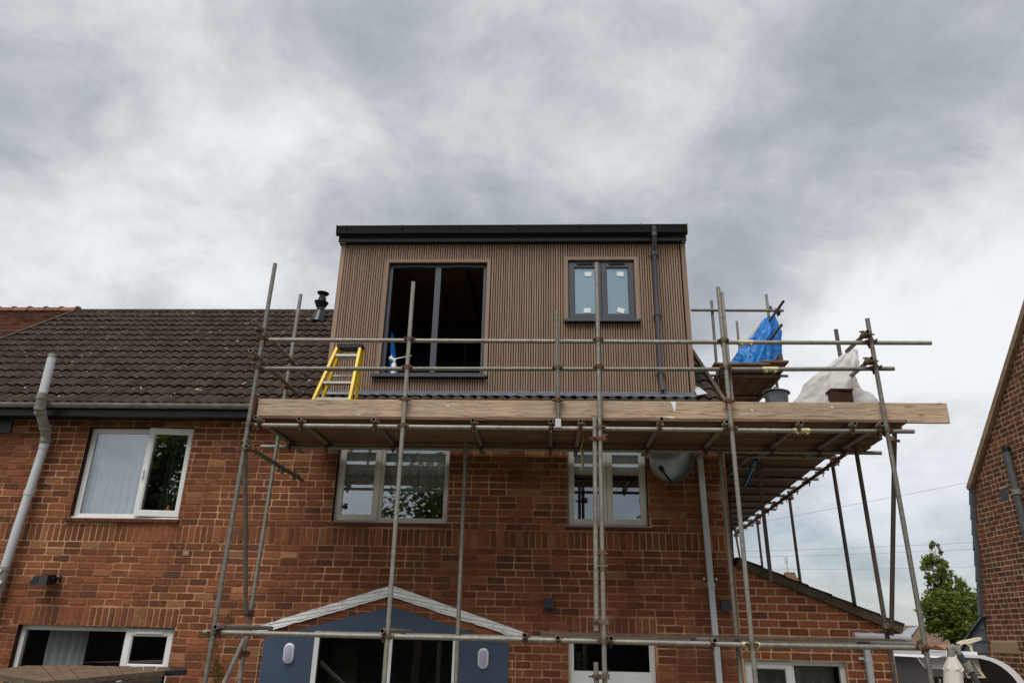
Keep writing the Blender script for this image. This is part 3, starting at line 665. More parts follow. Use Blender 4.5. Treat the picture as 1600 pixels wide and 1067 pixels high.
# W3, right upstairs
w = W3; wp = empty_part('window', HOUSE, (w[0], RY, w[2])); outer(wp, w, 0.05, M_UPVC2); tile_sill(wp, w, M_TERRA)
xm = (w[0] + w[1]) / 2 - 0.01
part('mullion', MB().box(xm - 0.03, xm + 0.03, RY + 0.001, RY + 0.058, w[2] + 0.051, w[3] - 0.051), M_UPVC2, wp)
sash(wp, w[0] + 0.02, xm + 0.006, w[2] + 0.03, w[3] - 0.02, RY - 0.02, 0.062, M_UPVC2); sash(wp, xm + 0.012, w[1] - 0.02, w[2] + 0.03, w[3] - 0.02, RY - 0.02, 0.062, M_UPVC2)
P = [[(x, RY + 0.075 + 0.012 * (k % 2), w[3] - 0.05 - 0.085 * k) for k in range(7)] for x in (w[0] + 0.05, xm, w[1] - 0.05)]
part('blind', MB().grid(P), M_BLIND, wp, 'all')
mb = MB(); mb.lathe([(0.0, 0), (0.08, 0.0), (0.10, 0.05), (0.075, 0.12), (0.0, 0.15)], (w[1] - 0.2, RY + 0.22, w[2] + 0.06), (0, 0, 1), 14)
tag(mb.build('bowl', M_TERRA, None, True), 'round brown bowl behind glass on sill of the window below the dormer downpipe', 'bowl')
# GW1, left downstairs
w = GW1; wp = empty_part('window', HOUSE, (w[0], RY, w[2])); outer(wp, w, 0.06, M_UPVC)
xm = at(196, 1010, RY).x; zt = at(240, 1047, RY).z
part('mullion', MB().box(xm - 0.03, xm + 0.03, RY + 0.001, RY + 0.058, w[2] + 0.061, w[3] - 0.061), M_UPVC, wp)
part('transom', MB().box(xm + 0.032, w[1] - 0.062, RY + 0.001, RY + 0.058, zt - 0.05, zt), M_UPVC, wp)
sash(wp, xm - 0.005, w[1] - 0.025, zt - 0.012, w[3] - 0.025, RY - 0.03, 0.07, M_UPVC, vent=True)
part('pane', MB().box(w[0] + 0.062, xm - 0.032, RY + 0.022, RY + 0.026, w[2] + 0.062, w[3] - 0.062), M_GLASS, wp)
part('pane', MB().box(xm + 0.032, w[1] - 0.062, RY + 0.022, RY + 0.026, w[2] + 0.062, zt - 0.052), M_GLASS, wp)
curtain('curtain', wp, w[0] + 0.25, xm - 0.62, w[2], w[3] - 0.03, RY + 0.2, M_CURT, 0.04, 5, 9)
# GW2, door with a top light
w = GW2; wp = empty_part('back_door', HOUSE, (w[0], RY, w[2])); outer(wp, w, 0.065, M_UPVC); zt = at(955, 1050, RY).z
part('transom', MB().box(w[0] + 0.067, w[1] - 0.067, RY + 0.001, RY + 0.058, zt - 0.035, zt + 0.01), M_UPVC, wp)
part('head_trim', MB().box(w[0] + 0.002, w[1] - 0.002, RY - 0.03, RY - 0.002, GH - 0.05, GH - 0.004), M_UPVC2, wp)
part('pane', MB().box(w[0] + 0.067, w[1] - 0.067, RY + 0.022, RY + 0.026, zt + 0.012, w[3] - 0.067), M_GLASS, wp)
sash(wp, w[0] + 0.03, w[1] - 0.03, w[2] + 0.02, zt - 0.03, RY - 0.02, 0.10, M_UPVC)
# blue rendered gable panel with the patio door
YB = -0.016
bl = [at(*p) for p in ((420, 999), (612, 947), (790, 1004))]
apex = bl[1]; xl, xr_ = at(412, 1010).x, at(795, 1012).x
zs = (at(413, 1001).z + at(795, 1004).z) / 2
bp_ = MB(); poly = [(xl, 0.05), (DOOR[0], 0.05), (DOOR[0], DOOR[3]), (DOOR[1], DOOR[3]), (DOOR[1], 0.05), (xr_, 0.05), (xr_, zs - 0.02), (apex.x, apex.z), (xl, zs - 0.02)]
zb0 = 2.375
def zsl(x): return zb0 + (apex.z - zb0) * ((x - xl) / (apex.x - xl) if x < apex.x else (xr_ - x) / (xr_ - apex.x))
D0, D1 = DOOR[0], DOOR[1]
for pl in ([(xl, 0.05), (D0, 0.05), (D0, zsl(D0)), (xl, zb0)], [(D1, 0.05), (xr_, 0.05), (xr_, zb0), (D1, zsl(D1))], [(D0 + 0.0005, DOOR[3]), (D1 - 0.0005, DOOR[3]), (D1 - 0.0005, zsl(D1)), (apex.x, apex.z), (D0 + 0.0005, zsl(D0))]):
    bp_.prism(pl, 'y', YB, -0.001)
part('blue_render', bp_, M_BLUEREND, HOUSE)
dp = empty_part('patio_door', HOUSE, (DOOR[0], 0.03, 0.05)); mb = MB(); rect_frame(mb, *DOOR, -0.03, 0.07, 0.06); part('frame', mb, M_UPVC, dp)
xm = at(606, 1030).x
part('mullion', MB().box(xm - 0.035, xm + 0.045, -0.022, 0.06, 0.112, DOOR[3] - 0.062), M_UPVC, dp)
for a, b in ((DOOR[0] + 0.062, xm - 0.037), (xm + 0.047, DOOR[1] - 0.062)):
    part('pane', MB().box(a, b, 0.02, 0.026, 0.112, DOOR[3] - 0.062), M_GLASS, dp)
    bm = MB(); rect_frame(bm, a, b, 0.112, DOOR[3] - 0.062, -0.005, 0.018, 0.022); part('bead', bm, M_CARBLACK, dp)
part('vertical_blind', MB().box(DOOR[0] + 0.1, DOOR[0] + 0.45, 0.45, 0.47, 0.1, 2.3), M_DARK, dp)
# white painted roof scar above it
def clip(poly, f):
    o_ = []
    for i in range(len(poly)):
        a, b = poly[i], poly[(i + 1) % len(poly)]; fa, fb = f(a), f(b)
        if fa >= 0: o_.append(a)
        if fa * fb < 0: tt = fa / (fa - fb); o_.append((a[0] + (b[0] - a[0]) * tt, a[1] + (b[1] - a[1]) * tt))
    return o_
def scar(a, b, ta, tb, seed):
    """white-painted remains of an old roof line: the painted brick faces, course by course, on a rough mortar bed"""
    r = random.Random(seed); n = 26; up, dn_ = [], []
    for i in range(n + 1):
        u = i / n; p = Vector(a).lerp(Vector(b), u); th = ta + (tb - ta) * u; up.append((p.x, p.z + r.uniform(-0.006, 0.006))); dn_.append((p.x, p.z - th + r.uniform(-0.006, 0.006)))
    bed = MB()
    for i in range(n): bed.prism([dn_[i], dn_[i + 1], up[i + 1], up[i]], 'y', -0.024, -0.001)
    part('painted_bed', bed, m_simple('grey_white_paint', srgb(188, 188, 190), 0.9, 0, 0.2, 0.2, 30, 0.4), HOUSE)
    full = dn_ + up[::-1]; sl = (b[2] - a[2]) / (b[0] - a[0]); z = min(a[2], b[2]) - 0.3; k = 0
    while z < max(a[2], b[2]) + 0.05:
        hh = BH * 0.5; t0 = sl * 0.55                          # joints rake a little with the slope
        f0 = lambda p: p[1] - t0 * (p[0] - a[0]) - (z + 0.004 - t0 * 0); f1 = lambda p: (z + hh - 0.004) - (p[1] - t0 * (p[0] - a[0]))
        xs0, xs1 = min(a[0], b[0]), max(a[0], b[0]); x = xs0 - r.uniform(0, 0.3)
        while x < xs1:
            L_ = r.uniform(0.25, 0.6); 
            for i in range(n):
                pass
            lo_p, up_p = [], []
            cell = clip(clip(clip(clip([(up[0][0], up[0][1] - 0.006), (up[-1][0], up[-1][1] - 0.006), (dn_[-1][0], dn_[-1][1] + 0.012), (dn_[0][0], dn_[0][1] + 0.012)], f0), f1), lambda p: p[0] - x - 0.004), lambda p: x + L_ - 0.004 - p[0])
            if len(cell) > 2:
                d = 0.030 + r.uniform(0, 0.008); part('painted_face', MB().prism(cell, 'y', -d, -0.0245), M_WHITERUB, HOUSE)
            x += L_
        z += hh; k += 1
    lip = MB()
    for i in range(n): lip.prism([(dn_[i][0], dn_[i][1] - 0.004), (dn_[i + 1][0], dn_[i + 1][1] - 0.004), (dn_[i + 1][0], dn_[i + 1][1] + 0.010), (dn_[i][0], dn_[i][1] + 0.010)], 'y', -0.036, -0.0005)
    part('painted_lip', lip, M_WHITERUB, HOUSE)
ap = at(612, 914); lo = at(397, 980); hi = at(822, 988)
scar(lo, ap, 0.085, 0.125, 1); scar(ap, hi, 0.125, 0.09, 2)
mb = MB(); a = at(592, 930); b = at(640, 930); part('scar_gap', MB().box(a.x, at(622, 930).x, -0.02, 0.0, a.z - 0.035, a.z + 0.035), M_DARK, HOUSE)
for px0, py0, px1, py1 in ((408, 1003, 399, 1067), (806, 1020, 805, 1067)):
    a, b = at(px0, py0), at(px1, py1); mb = MB(); mb.beam((a.x, -0.014, a.z), (b.x, -0.014, b.z - 1.2), 0.012, 0.012, (0, 1, 0)); part('mastic_line', mb, M_STONE, HOUSE)

# ---- pipes on the house
sp = empty_part('soil_pipe', HOUSE, (at(10, 880).x, -0.1, 0))
YS = -0.12
top = at(81, 560, -0.50); b1 = at(66, 618, -0.50); b2 = at(62, 640, -0.46); b3 = at(72, 672, -0.20); b4 = at(71, 690, YS); b5 = at(8, 885, YS); b6 = Vector((b5.x - 0.15, YS, 0))
rP = 0.055
part('pipe', MB().rings([top + Vector((0, 0, 0.0)), b1], [rP] * 2, 18, False), M_GREYPVC, sp, 'all')
part('pipe_mouth', MB().rings([top + (top - b1).normalized() * 0.06, top - (top - b1).normalized() * 0.02], [rP * 0.96] * 2, 18, True), M_OLDGREY, sp, True)
part('offset_bend', MB().rings([b1 + (top - b1).normalized() * 0.03, b1, b2, b3, b4, b4 + (b5 - b4).normalized() * 0.02], [rP + 0.008] * 6, 18, False), M_OLDGREY, sp, 'all')
for pA, pB in ((b1, b2), (b2, b3), (b3, b4)):
    for u in (0.12, 0.88):
        c = pA.lerp(pB, u); d = (pB - pA).normalized() * 0.02; part('coupling', MB().rings([c - d, c + d], [rP + 0.016] * 2, 18), M_OLDGREY, sp, True)
part('pipe', MB().rings([b4, b5, b6], [rP] * 3, 18, False), M_GREYPVC, sp, 'all')
for u in (0.04, 0.42):
    c = b4.lerp(b5, u); d = (b5 - b4).normalized() * 0.035; part('coupling', MB().rings([c - d, c + d], [rP + 0.006] * 2, 18), M_GREYPVC, sp, True)
d = (b6 - b5).normalized()
part('access_branch', MB().rings([b5, b5 + d * 0.28], [rP + 0.012] * 2, 18), M_OLDGREY, sp, True)
for k in (0.02, 0.27):
    part('coupling', MB().rings([b5 + d * k, b5 + d * (k + 0.03)], [rP + 0.022] * 2, 18), M_OLDGREY, sp, True)
for k, dx in ((0.06, -0.01), (0.20, 0.04), (0.25, 0.03)):
    c = b5 + d * k + Vector((dx, -0.06, 0)); part('branch_cap', MB().lathe([(0.0, 0.03), (0.024, 0.03), (0.030, 0.0), (0.030, -0.03)], c, (0.4, -1, 0.2), 14), M_GREYPVC, sp, True)
dpp = empty_part('downpipe', HOUSE, (2.0, -0.05, 0))
a, m_, b = at(1092, 700, -0.05), at(1106, 912, -0.05), at(1124, 1067, -0.05)
m_ = a.lerp(b, (a.z - m_.z) / (a.z - b.z)); bot = a + (b - a) * ((a.z - 0.1) / (a.z - b.z)); top_ = a + (a - b) * (0.4 / (a.z - b.z))
part('pipe', MB().beam((top_.x, -0.053, top_.z), (m_.x, -0.053, m_.z), 0.065, 0.07, (1, 0, 0)), M_GREYPVC, dpp)
part('pipe', MB().beam((m_.x, -0.053, m_.z - 0.003), (bot.x, -0.053, bot.z), 0.063, 0.068, (1, 0, 0)), M_GREYPVC, dpp)
part('collar', MB().box(m_.x - 0.044, m_.x + 0.044, -0.092, -0.012, m_.z - 0.03, m_.z + 0.012), M_GREYPVC, dpp)
for s_ in (-1, 1): part('bracket', MB().box(m_.x + s_ * 0.075 - 0.012, m_.x + s_ * 0.075 + 0.012, -0.05, -0.008, m_.z + 0.05, m_.z + 0.075), M_ALU, dpp)
# roof vent terminal
vp = empty_part('roof_vent', HOUSE, (-3.6, 2.0, 7))
bs = None
import itertools
def on_roof(px, py):
    d_ = ray(px, py); n_ = NV; return CAMP + d_ * ((E0 - CAMP).dot(n_) / d_.dot(n_))
vb = on_roof(497, 502); vt = at(505, 458, vb.y)
hh = vt.z - vb.z
part('slate_base', MB().rings([vb + Vector((0, -0.03, -0.05)), vb + Vector((0.01, 0.0, 0.12)), vb + Vector((0.02, 0, hh * 0.35))], [0.14, 0.11, 0.085], 16), M_BLACKPVC, vp, True)
part('vent_pipe', MB().rings([vb + Vector((0.01, 0, 0)), (vt.x, vb.y, vt.z - 0.1)], [0.075, 0.075], 16), M_BLACKPVC, vp, True)
part('vent_cowl', MB().lathe([(0.08, -0.30), (0.13, -0.20), (0.14, -0.18), (0.08, -0.16), (0.055, -0.08), (0.06, -0.04), (0.11, 0.0), (0.12, 0.02), (0.0, 0.03)], (vt.x, vb.y, vt.z - 0.02), (0.06, 0, 1), 18), M_BLACKPVC, vp, True)

# ================================================================== DORMER (parts of the house)
ZB, ZT, ZQ = 5.60, 7.88, 7.845
def drect(pts, Y=DY): return quad_rect(pts, Y)
DWL = drect([(607, 411), (761, 410), (756, 586), (594, 586)]); DWR = drect([(887, 407), (991, 406), (994, 500), (888, 500)])
dh = [DWL, DWR]
cl = part('dormer_cladding', sheet_with_holes(DX0 + 0.01, DX1 - 0.01, ZB, ZT, dh, DY + 0.03, 0.05), M_SLATBACK, HOUSE)
pitch = 0.0352; ns = int((DX1 - DX0 - 0.14) / pitch); r = random.Random(8)
TR_ = 0.052
trimr = [(w[0] - TR_, w[1] + TR_, w[2] - 0.055, w[3] + TR_) for w in dh]
smesh = MB().box(0, 0.0225, -0.010, 0.018, 0, 1).mesh('slat_shape', M_SLAT)
for i in range(ns):
    x = DX0 + 0.075 + i * (DX1 - DX0 - 0.15) / ns
    for q in subtract((x, x + 0.0225, ZB + 0.02, ZT + 0.05), trimr, 0.005):
        inst('slat', smesh, Matrix.Translation((q[0], DY + 0.011 + r.uniform(-0.001, 0.001), q[2])) @ Matrix.Diagonal(((q[1] - q[0]) / 0.0225, 1, q[3] - q[2], 1)), cl)
for x in (DX0, DX1 - 0.065): part('corner_trim', MB().box(x, x + 0.065, DY - 0.012, DY + 0.10, ZB + 0.01, ZT + 0.05), M_SLAT, cl)
part('base_trim', MB().box(DX0 + 0.07, DX1 - 0.07, DY + 0.004, DY + 0.028, ZB - 0.01, ZB + 0.02), M_BLACKPVC, cl)
for k, w in enumerate(dh):
    t_ = MB(); o = TR_
    t_.prism([(w[0] - o, w[3] + o), (w[1] + o, w[3] + o), (w[1], w[3]), (w[0], w[3])], 'y', DY - 0.014, DY + 0.10)
    t_.prism([(w[0] - o, w[2] - 0.01), (w[0] - o, w[3] + o - 0.001), (w[0], w[3] - 0.001), (w[0], w[2] - 0.01)], 'y', DY - 0.014, DY + 0.10)
    t_.prism([(w[1], w[2] - 0.01), (w[1], w[3] - 0.001), (w[1] + o, w[3] + o - 0.001), (w[1] + o, w[2] - 0.01)], 'y', DY - 0.014, DY + 0.10)
    part('window_trim', t_, M_SLAT, cl)
# cheeks
for x0, x1 in ((DX0 + 0.005, DX0 + 0.06), (DX1 - 0.06, DX1 - 0.005)):
    part('dormer_cheek', MB().prism([(DY + 0.102, ZB), (DY + 0.102, ZT), (3.7, ZT + 0.02), (3.7, ZT - 0.1)], 'x', x0, x1), M_SLAT, HOUSE)
# flat roof, fascia, gutter of the dormer
DR = part('dormer_roof', MB().box(DX0 - 0.03, DX1 + 0.01, DY - 0.03, 4.1, ZQ + 0.255, ZQ + 0.29), M_FASCIA, HOUSE)
part('fascia', MB().box(DX0 - 0.035, DX1 + 0.012, DY - 0.075, DY - 0.032, ZQ + 0.105, ZQ + 0.28), M_FASCIA, DR)
part('soffit', MB().box(DX0 - 0.03, DX1 + 0.01, DY - 0.031, DY + 0.10, ZQ + 0.095, ZQ + 0.103), M_BLACKPVC, DR)
yc = DY - 0.075 - 0.004
gp = [(yc, ZQ + 0.31), (yc, ZQ + 0.20), (yc - 0.05, ZQ + 0.165), (yc - 0.095, ZQ + 0.19), (yc - 0.105, ZQ + 0.265), (yc - 0.118, ZQ + 0.31), (yc - 0.112, ZQ + 0.312), (yc - 0.098, ZQ + 0.265), (yc - 0.088, ZQ + 0.198), (yc - 0.05, ZQ + 0.175), (yc - 0.006, ZQ + 0.205), (yc - 0.006, ZQ + 0.31)]
M_GUT = m_simple('gloss_black_gutter', srgb(7, 7, 8), 0.6, 0, 0.25, 0.1)
part('gutter', MB().prism(gp, 'x', DX0 - 0.045, DX1 + 0.012), M_GUT, DR, True)
for x in (DX0 + 0.1, DX0 + 0.95, DX0 + 1.8, DX0 + 2.7, DX0 + 3.6, DX0 + 4.5):
    part('gutter_clip', MB().box(x - 0.010, x + 0.010, yc - 0.121, yc - 0.104, ZQ + 0.27, ZQ + 0.316), M_GUT, DR)
part('end_cap', MB().prism([(yc, ZQ + 0.32), (yc, ZQ + 0.19), (yc - 0.05, ZQ + 0.16), (yc - 0.10, ZQ + 0.185), (yc - 0.122, ZQ + 0.32)], 'x', DX0 - 0.056, DX0 - 0.047), M_GUT, DR)
part('end_cap', MB().prism([(yc, ZQ + 0.33), (yc, ZQ + 0.19), (yc - 0.05, ZQ + 0.16), (yc - 0.10, ZQ + 0.185), (yc - 0.122, ZQ + 0.33)], 'x', DX1 + 0.014, DX1 + 0.022), M_STONE, DR)
# dormer downpipe
xq = at(1026, 470, DY - 0.06)
D2 = empty_part('dormer_downpipe', HOUSE, (xq.x, DY - 0.06, ZB)); yq = DY - 0.058
zj = at(1032, 490, yq).z
part('pipe', MB().rings([(xq.x, yc - 0.125, ZQ + 0.27), (xq.x, yc - 0.10, ZQ + 0.05), (xq.x, yq, ZT - 0.12), (xq.x, yq, zj)], [0.034] * 4, 14, False), M_FASCIA, D2, True)
part('pipe', MB().rings([(xq.x, yq, zj + 0.04), (xq.x, yq, 5.74), (xq.x + 0.015, yq - 0.02, 5.62)], [0.034, 0.034, 0.036], 14), M_FASCIA, D2, True)
for z in (ZQ + 0.14, ZT - 0.14, zj, 5.90): part('collar', MB().rings([(xq.x, yc - 0.112 if z > ZQ else yq, z - 0.03), (xq.x, yc - 0.112 if z > ZQ else yq, z + 0.03)], [0.041] * 2, 14), M_FASCIA, D2, True)
for z in (zj - 0.03, 5.87, ZT - 0.16): part('bracket', MB().box(xq.x - 0.06, xq.x + 0.06, yq + 0.01, yq + 0.045, z - 0.012, z + 0.012), M_FASCIA, D2)
# large dormer window (open frame, no glass yet)
w = DWL; wd = empty_part('dormer_window', HOUSE, (w[0], DY, w[2])); mb = MB(); rect_frame(mb, *w, DY + 0.055, DY + 0.13, 0.055); part('frame', mb, M_ANTHRA, wd)
xm = (at(684, 411, DY).x + at(676, 570, DY).x) / 2
part('mullion', MB().box(xm - 0.042, xm + 0.042, DY + 0.05, DY + 0.125, w[2] + 0.056, w[3] - 0.056), M_ANTHRA, wd)
part('sill', MB().box(w[0] - 0.10, w[1] + 0.03, DY - 0.075, DY + 0.05, w[2] - 0.045, w[2] - 0.002), M_ANTHRA, wd)
for a, b in ((w[0] + 0.25, xm - 0.2), (xm + 0.2, w[1] - 0.25)): part('trickle_vent', MB().box(a, b, DY + 0.038, DY + 0.054, w[3] - 0.05, w[3] - 0.018), M_CARBLACK, wd)
# small dormer window with film on its panes
w = DWR; wd = empty_part('dormer_window', HOUSE, (w[0], DY, w[2])); mb = MB(); rect_frame(mb, *w, DY + 0.03, DY + 0.10, 0.035); part('frame', mb, M_ANTHRA, wd)
xm = (w[0] + w[1]) / 2
part('mullion', MB().box(xm - 0.02, xm + 0.02, DY + 0.031, DY + 0.095, w[2] + 0.036, w[3] - 0.036), M_ANTHRA, wd)
part('sill', MB().box(w[0] - 0.06, w[1] + 0.06, DY - 0.075, DY + 0.02, w[2] - 0.045, w[2] - 0.004), M_ANTHRA, wd)
for a, b, k in ((w[0] + 0.025, xm - 0.008, 0), (xm + 0.008, w[1] - 0.025, 1)):
    sash(wd, a, b, w[2] + 0.03, w[3] - 0.05, DY + 0.005, 0.062, M_ANTHRA, M_FILMGLASS)
    part('trickle_vent', MB().box(a + 0.11, b - 0.11, DY - 0.008, DY + 0.004, w[3] - 0.075, w[3] - 0.05), M_CARBLACK, wd)
    for zz, sx, an in ((w[3] - 0.22, 0.6, (0.03, -0.12)[k]), (w[2] + 0.16, (0.55, 0.58)[k], (0.02, -0.3)[k])):
        c = Vector((a + (b - a) * sx, DY + 0.024, zz)); mb = MB(); ca, sa = math.cos(an), math.sin(an)
        mb.obox(c, ((ca, 0, sa), (0, 1, 0), (-sa, 0, ca)), (0.05, 0.003, 0.035)); part('sticker', mb, M_STICK, wd)
# room behind the big window
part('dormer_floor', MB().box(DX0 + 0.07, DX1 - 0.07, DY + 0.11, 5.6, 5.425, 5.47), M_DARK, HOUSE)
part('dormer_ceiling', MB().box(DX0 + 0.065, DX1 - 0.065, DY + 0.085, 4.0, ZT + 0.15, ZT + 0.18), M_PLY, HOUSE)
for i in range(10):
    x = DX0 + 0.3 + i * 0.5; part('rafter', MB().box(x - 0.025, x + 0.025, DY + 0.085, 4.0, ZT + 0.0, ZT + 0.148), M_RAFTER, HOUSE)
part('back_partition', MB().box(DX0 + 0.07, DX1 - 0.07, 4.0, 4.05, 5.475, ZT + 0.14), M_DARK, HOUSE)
for i in range(9):
    x = DX0 + 0.4 + i * 0.55; part('stud', MB().box(x - 0.025, x + 0.025, 3.9, 3.995, 5.475, ZT + 0.02), M_RAFTER, HOUSE)
part('inner_lining', MB().box(DX0 + 0.07, DX0 + 0.09, DY + 0.11, 3.9, 5.475, ZT), M_PLY, HOUSE)

# ================================================================== ADJOINING HOUSE (far left, red plain tiles)
AH = thing('adjoining_house', 'adjoining house with reddish plain tile roof at the far end of the ridge', 'house', (-14, 4, 0))
part('wall', MB().box(-18, WX0 - 0.01, 0.0, 8.2, 0, 5.3), M_BRICK, AH)
mb = MB()
def rs2(x0, x1, s0, s1, h0, h1):
    a = [rp(x0, s0, h0), rp(x1, s0, h0), rp(x1, s1, h0), rp(x0, s1, h0), rp(x0, s0, h1), rp(x1, s0, h1), rp(x1, s1, h1), rp(x0, s1, h1)]
    mb.add(a, [(3, 2, 1, 0), (4, 5, 6, 7), (0, 1, 5, 4), (1, 2, 6, 5), (2, 3, 7, 6), (3, 0, 4, 7)])
rs2(-18, XP - 0.002, 0, SLOPE, -0.06, -0.012)
AR = part('roof', mb, M_RTILE, AH)
mb = MB(); r = random.Random(4); tl = []
for j in range(52):
    for i in range(18):
        x = XP - 0.01 - (i + 1) * 0.168 + (0.084 if j % 2 else 0); s = j * 0.102
        x1 = min(x + 0.165, XP - 0.004)
        a = [rp(x, s, 0.022), rp(x1, s, 0.022 + r.uniform(-0.003, 0.003)), rp(x1, s + 0.13, -0.008), rp(x, s + 0.13, -0.008), rp(x, s, 0.006), rp(x1, s, 0.006)]
        mb.add(a, [(0, 1, 2, 3), (4, 5, 1, 0)])
part('plain_tiles', mb, M_RTILE, AR, kind='stuff')
part('party_verge', MB().beam(rp(XP, 0, 0.03), rp(XP, SLOPE, 0.03), 0.05, 0.04, NV), M_TILESIDE, AR)
for i in range(10):
    x = XP - 0.02 - (i + 1) * 0.34; mb = MB(); pts = [(3.98 + 0.13 * math.cos(math.pi * a / 6), zr - 0.035 + 0.115 * math.sin(math.pi * a / 6)) for a in range(7)]
    mb.prism(pts, 'x', x + 0.004, x + 0.34); pts = [(3.98 + 0.145 * math.cos(math.pi * a / 6), zr - 0.034 + 0.14 * math.sin(math.pi * a / 6)) for a in range(7)]
    mb.prism(pts, 'x', x + 0.345, x + 0.385); part('ridge_tile', mb, M_RTILE, AR)

# ================================================================== SIDE EXTENSION (lean-to)
EXT = thing('side_extension', 'single-storey brick lean-to with sloping tiled verge beside the house', 'extension', (3.2, 3, 0))
EX0, EX1 = WX1 + 0.004, at(1398, 1030).x
v0, v1 = at(1150, 885.5), at(1392, 984)           # underside of the verge
def vz(x): return v0.z + (v1.z - v0.z) * (x - v0.x) / (v1.x - v0.x)
EW = (at(1160, 1029, RY).x, at(1318, 1033, RY).x, 1.25, (at(1160, 1029, RY).z + at(1318, 1033, RY).z) / 2)
ew = MB()
for x0, x1, z0, zt in ((EX0, EW[0], 0, None), (EW[1], EX1, 0, None), (EW[0], EW[1], EW[3], None)):
    ew.prism([(x0, z0), (x1, z0), (x1, vz(x1)), (x0, vz(x0))], 'y', 0.002, 0.22)
ew.box(EW[0], EW[1], 0.002, 0.22, 0, EW[2])
EWALL = part('wall', ew, M_MORTAR2, EXT)
r = random.Random(21); BL2, BH2 = 0.236, 0.0900
raw = lay(EX0, EX1, 0, 3.6, [EW], r, BL2, BH2, zanchor=EW[3] - BH2 * 30, header=0.02, JT=0.015)
ok, polys = [], []
vent_c = at(1251, 955)
for q in raw:
    if q[0] < vent_c.x < q[1] and q[2] < vent_c.z < q[3]: VENT = q; continue
    if q[3] < vz(q[1]) - 0.004: ok.append(q); continue
    poly = [(q[0], q[2]), (q[1], q[2]), (q[1], q[3]), (q[0], q[3])]; outp = []
    f = lambda p: vz(p[0]) - 0.004 - p[1]
    for i in range(4):
        a, b = poly[i], poly[(i + 1) % 4]; fa, fb = f(a), f(b)
        if fa >= 0: outp.append(a)
        if fa * fb < 0: tt = fa / (fa - fb); outp.append((a[0] + (b[0] - a[0]) * tt, a[1] + (b[1] - a[1]) * tt))
    if len(outp) > 2: polys.append(outp)
place_bricks(ok, Matrix.Translation((0, 0.002, 0)), M_BRICK2, EWALL, 299, 5, polys)
q = VENT; mb = MB().box(q[0], q[1], -0.006, 0.0, q[2], q[3]); AB = part('air_brick', mb, M_BRICK2, EWALL)
mb = MB()
for i in range(9):
    for k in range(2):
        x = q[0] + 0.02 + i * (q[1] - q[0] - 0.04) / 8.4; z = q[2] + 0.014 + k * 0.032; mb.box(x, x + 0.013, -0.0085, -0.0065, z, z + 0.018)
part('air_slot', mb, M_DARK, AB)
part('side_wall', MB().box(EX1 - 0.2, EX1 - 0.002, 0.222, 6.5, 0, vz(EX1) - 0.03), M_BRICK2, EXT)
part('back_wall', MB().box(EX0, EX1 - 0.2, 6.3, 6.5, 0, vz(EX1) - 0.05), M_BRICK2, EXT)
part('inner_back', MB().box(EX0, EX1 - 0.2, 2.5, 2.6, 0, 2.6), M_DARK, EXT)
# verge course and stepped tiles of its roof
dz = (v1.z - v0.z) / (v1.x - v0.x); ed = Vector((1, 0, dz)).normalized(); en = Vector((-dz, 0, 1)).normalized()
xa, xb = WX1 + 0.02, v1.x + 0.10
A0 = Vector((xa, 0, vz(xa))); B0 = Vector((xb, 0, vz(xb)))
ER = part('roof', MB().add([A0 + en * 0.05 + Vector((0, 0.03, 0)), B0 + en * 0.05 + Vector((0, 0.03, 0)), B0 + en * 0.05 + Vector((0, 6.6, 0)), A0 + en * 0.05 + Vector((0, 6.6, 0))] + [A0 + Vector((0, 0.03, 0)), B0 + Vector((0, 0.03, 0)), B0 + Vector((0, 6.6, 0)), A0 + Vector((0, 6.6, 0))], [(0, 1, 2, 3), (7, 6, 5, 4), (0, 4, 5, 1), (1, 5, 6, 2), (2, 6, 7, 3), (3, 7, 4, 0)]), M_TILESIDE, EXT)
L = (B0 - A0).length; nt_ = 7; step = L / nt_
for k in range(nt_):
    a = A0 + ed * (k * step); 
    vb_ = MB(); vb_.obox(a + ed * (step / 2) + en * 0.048 + Vector((0, -0.02, 0)), (ed, (0, 1, 0), en), (step / 2 - 0.002, 0.05, 0.046)); part('verge_unit', vb_, M_TILESIDE, ER)
    tm = MB(); p0 = a - ed * 0.03 + en * 0.108; p1 = a + ed * (step + 0.0) + en * 0.122
    for yy in range(1):
        tm.add([p0 + Vector((0, -0.075, 0)), p1 + Vector((0, -0.075, 0)), p1 + Vector((0, 6.6, 0)), p0 + Vector((0, 6.6, 0)), p0 + Vector((0, -0.075, 0)) - en * 0.018, p1 + Vector((0, -0.075, 0)) - en * 0.026, p1 + Vector((0, 6.6, 0)) - en * 0.026, p0 + Vector((0, 6.6, 0)) - en * 0.018], [(0, 1, 2, 3), (7, 6, 5, 4), (0, 4, 5, 1), (1, 5, 6, 2), (2, 6, 7, 3), (3, 7, 4, 0)])
    part('tile_course', tm, M_TILE, ER)
w = EW; wp = empty_part('window', EXT, (w[0], RY, w[2])); outer(wp, w, 0.055, M_UPVC); xm = at(1237, 1050, RY).x
part('mullion', MB().box(xm - 0.03, xm + 0.03, RY + 0.001, RY + 0.058, w[2] + 0.056, w[3] - 0.056), M_UPVC, wp)
sash(wp, w[0] + 0.02, xm + 0.005, w[2] + 0.03, w[3] - 0.022, RY - 0.02, 0.065, M_UPVC)
part('pane', MB().box(xm + 0.032, w[1] - 0.057, RY + 0.022, RY + 0.026, w[2] + 0.057, w[3] - 0.057), M_GLASS, wp)
curtain('curtain', wp, w[0] + 0.03, w[1] - 0.03, w[2], w[3], RY + 0.25, M_CURT2, 0.03, 8, 3)
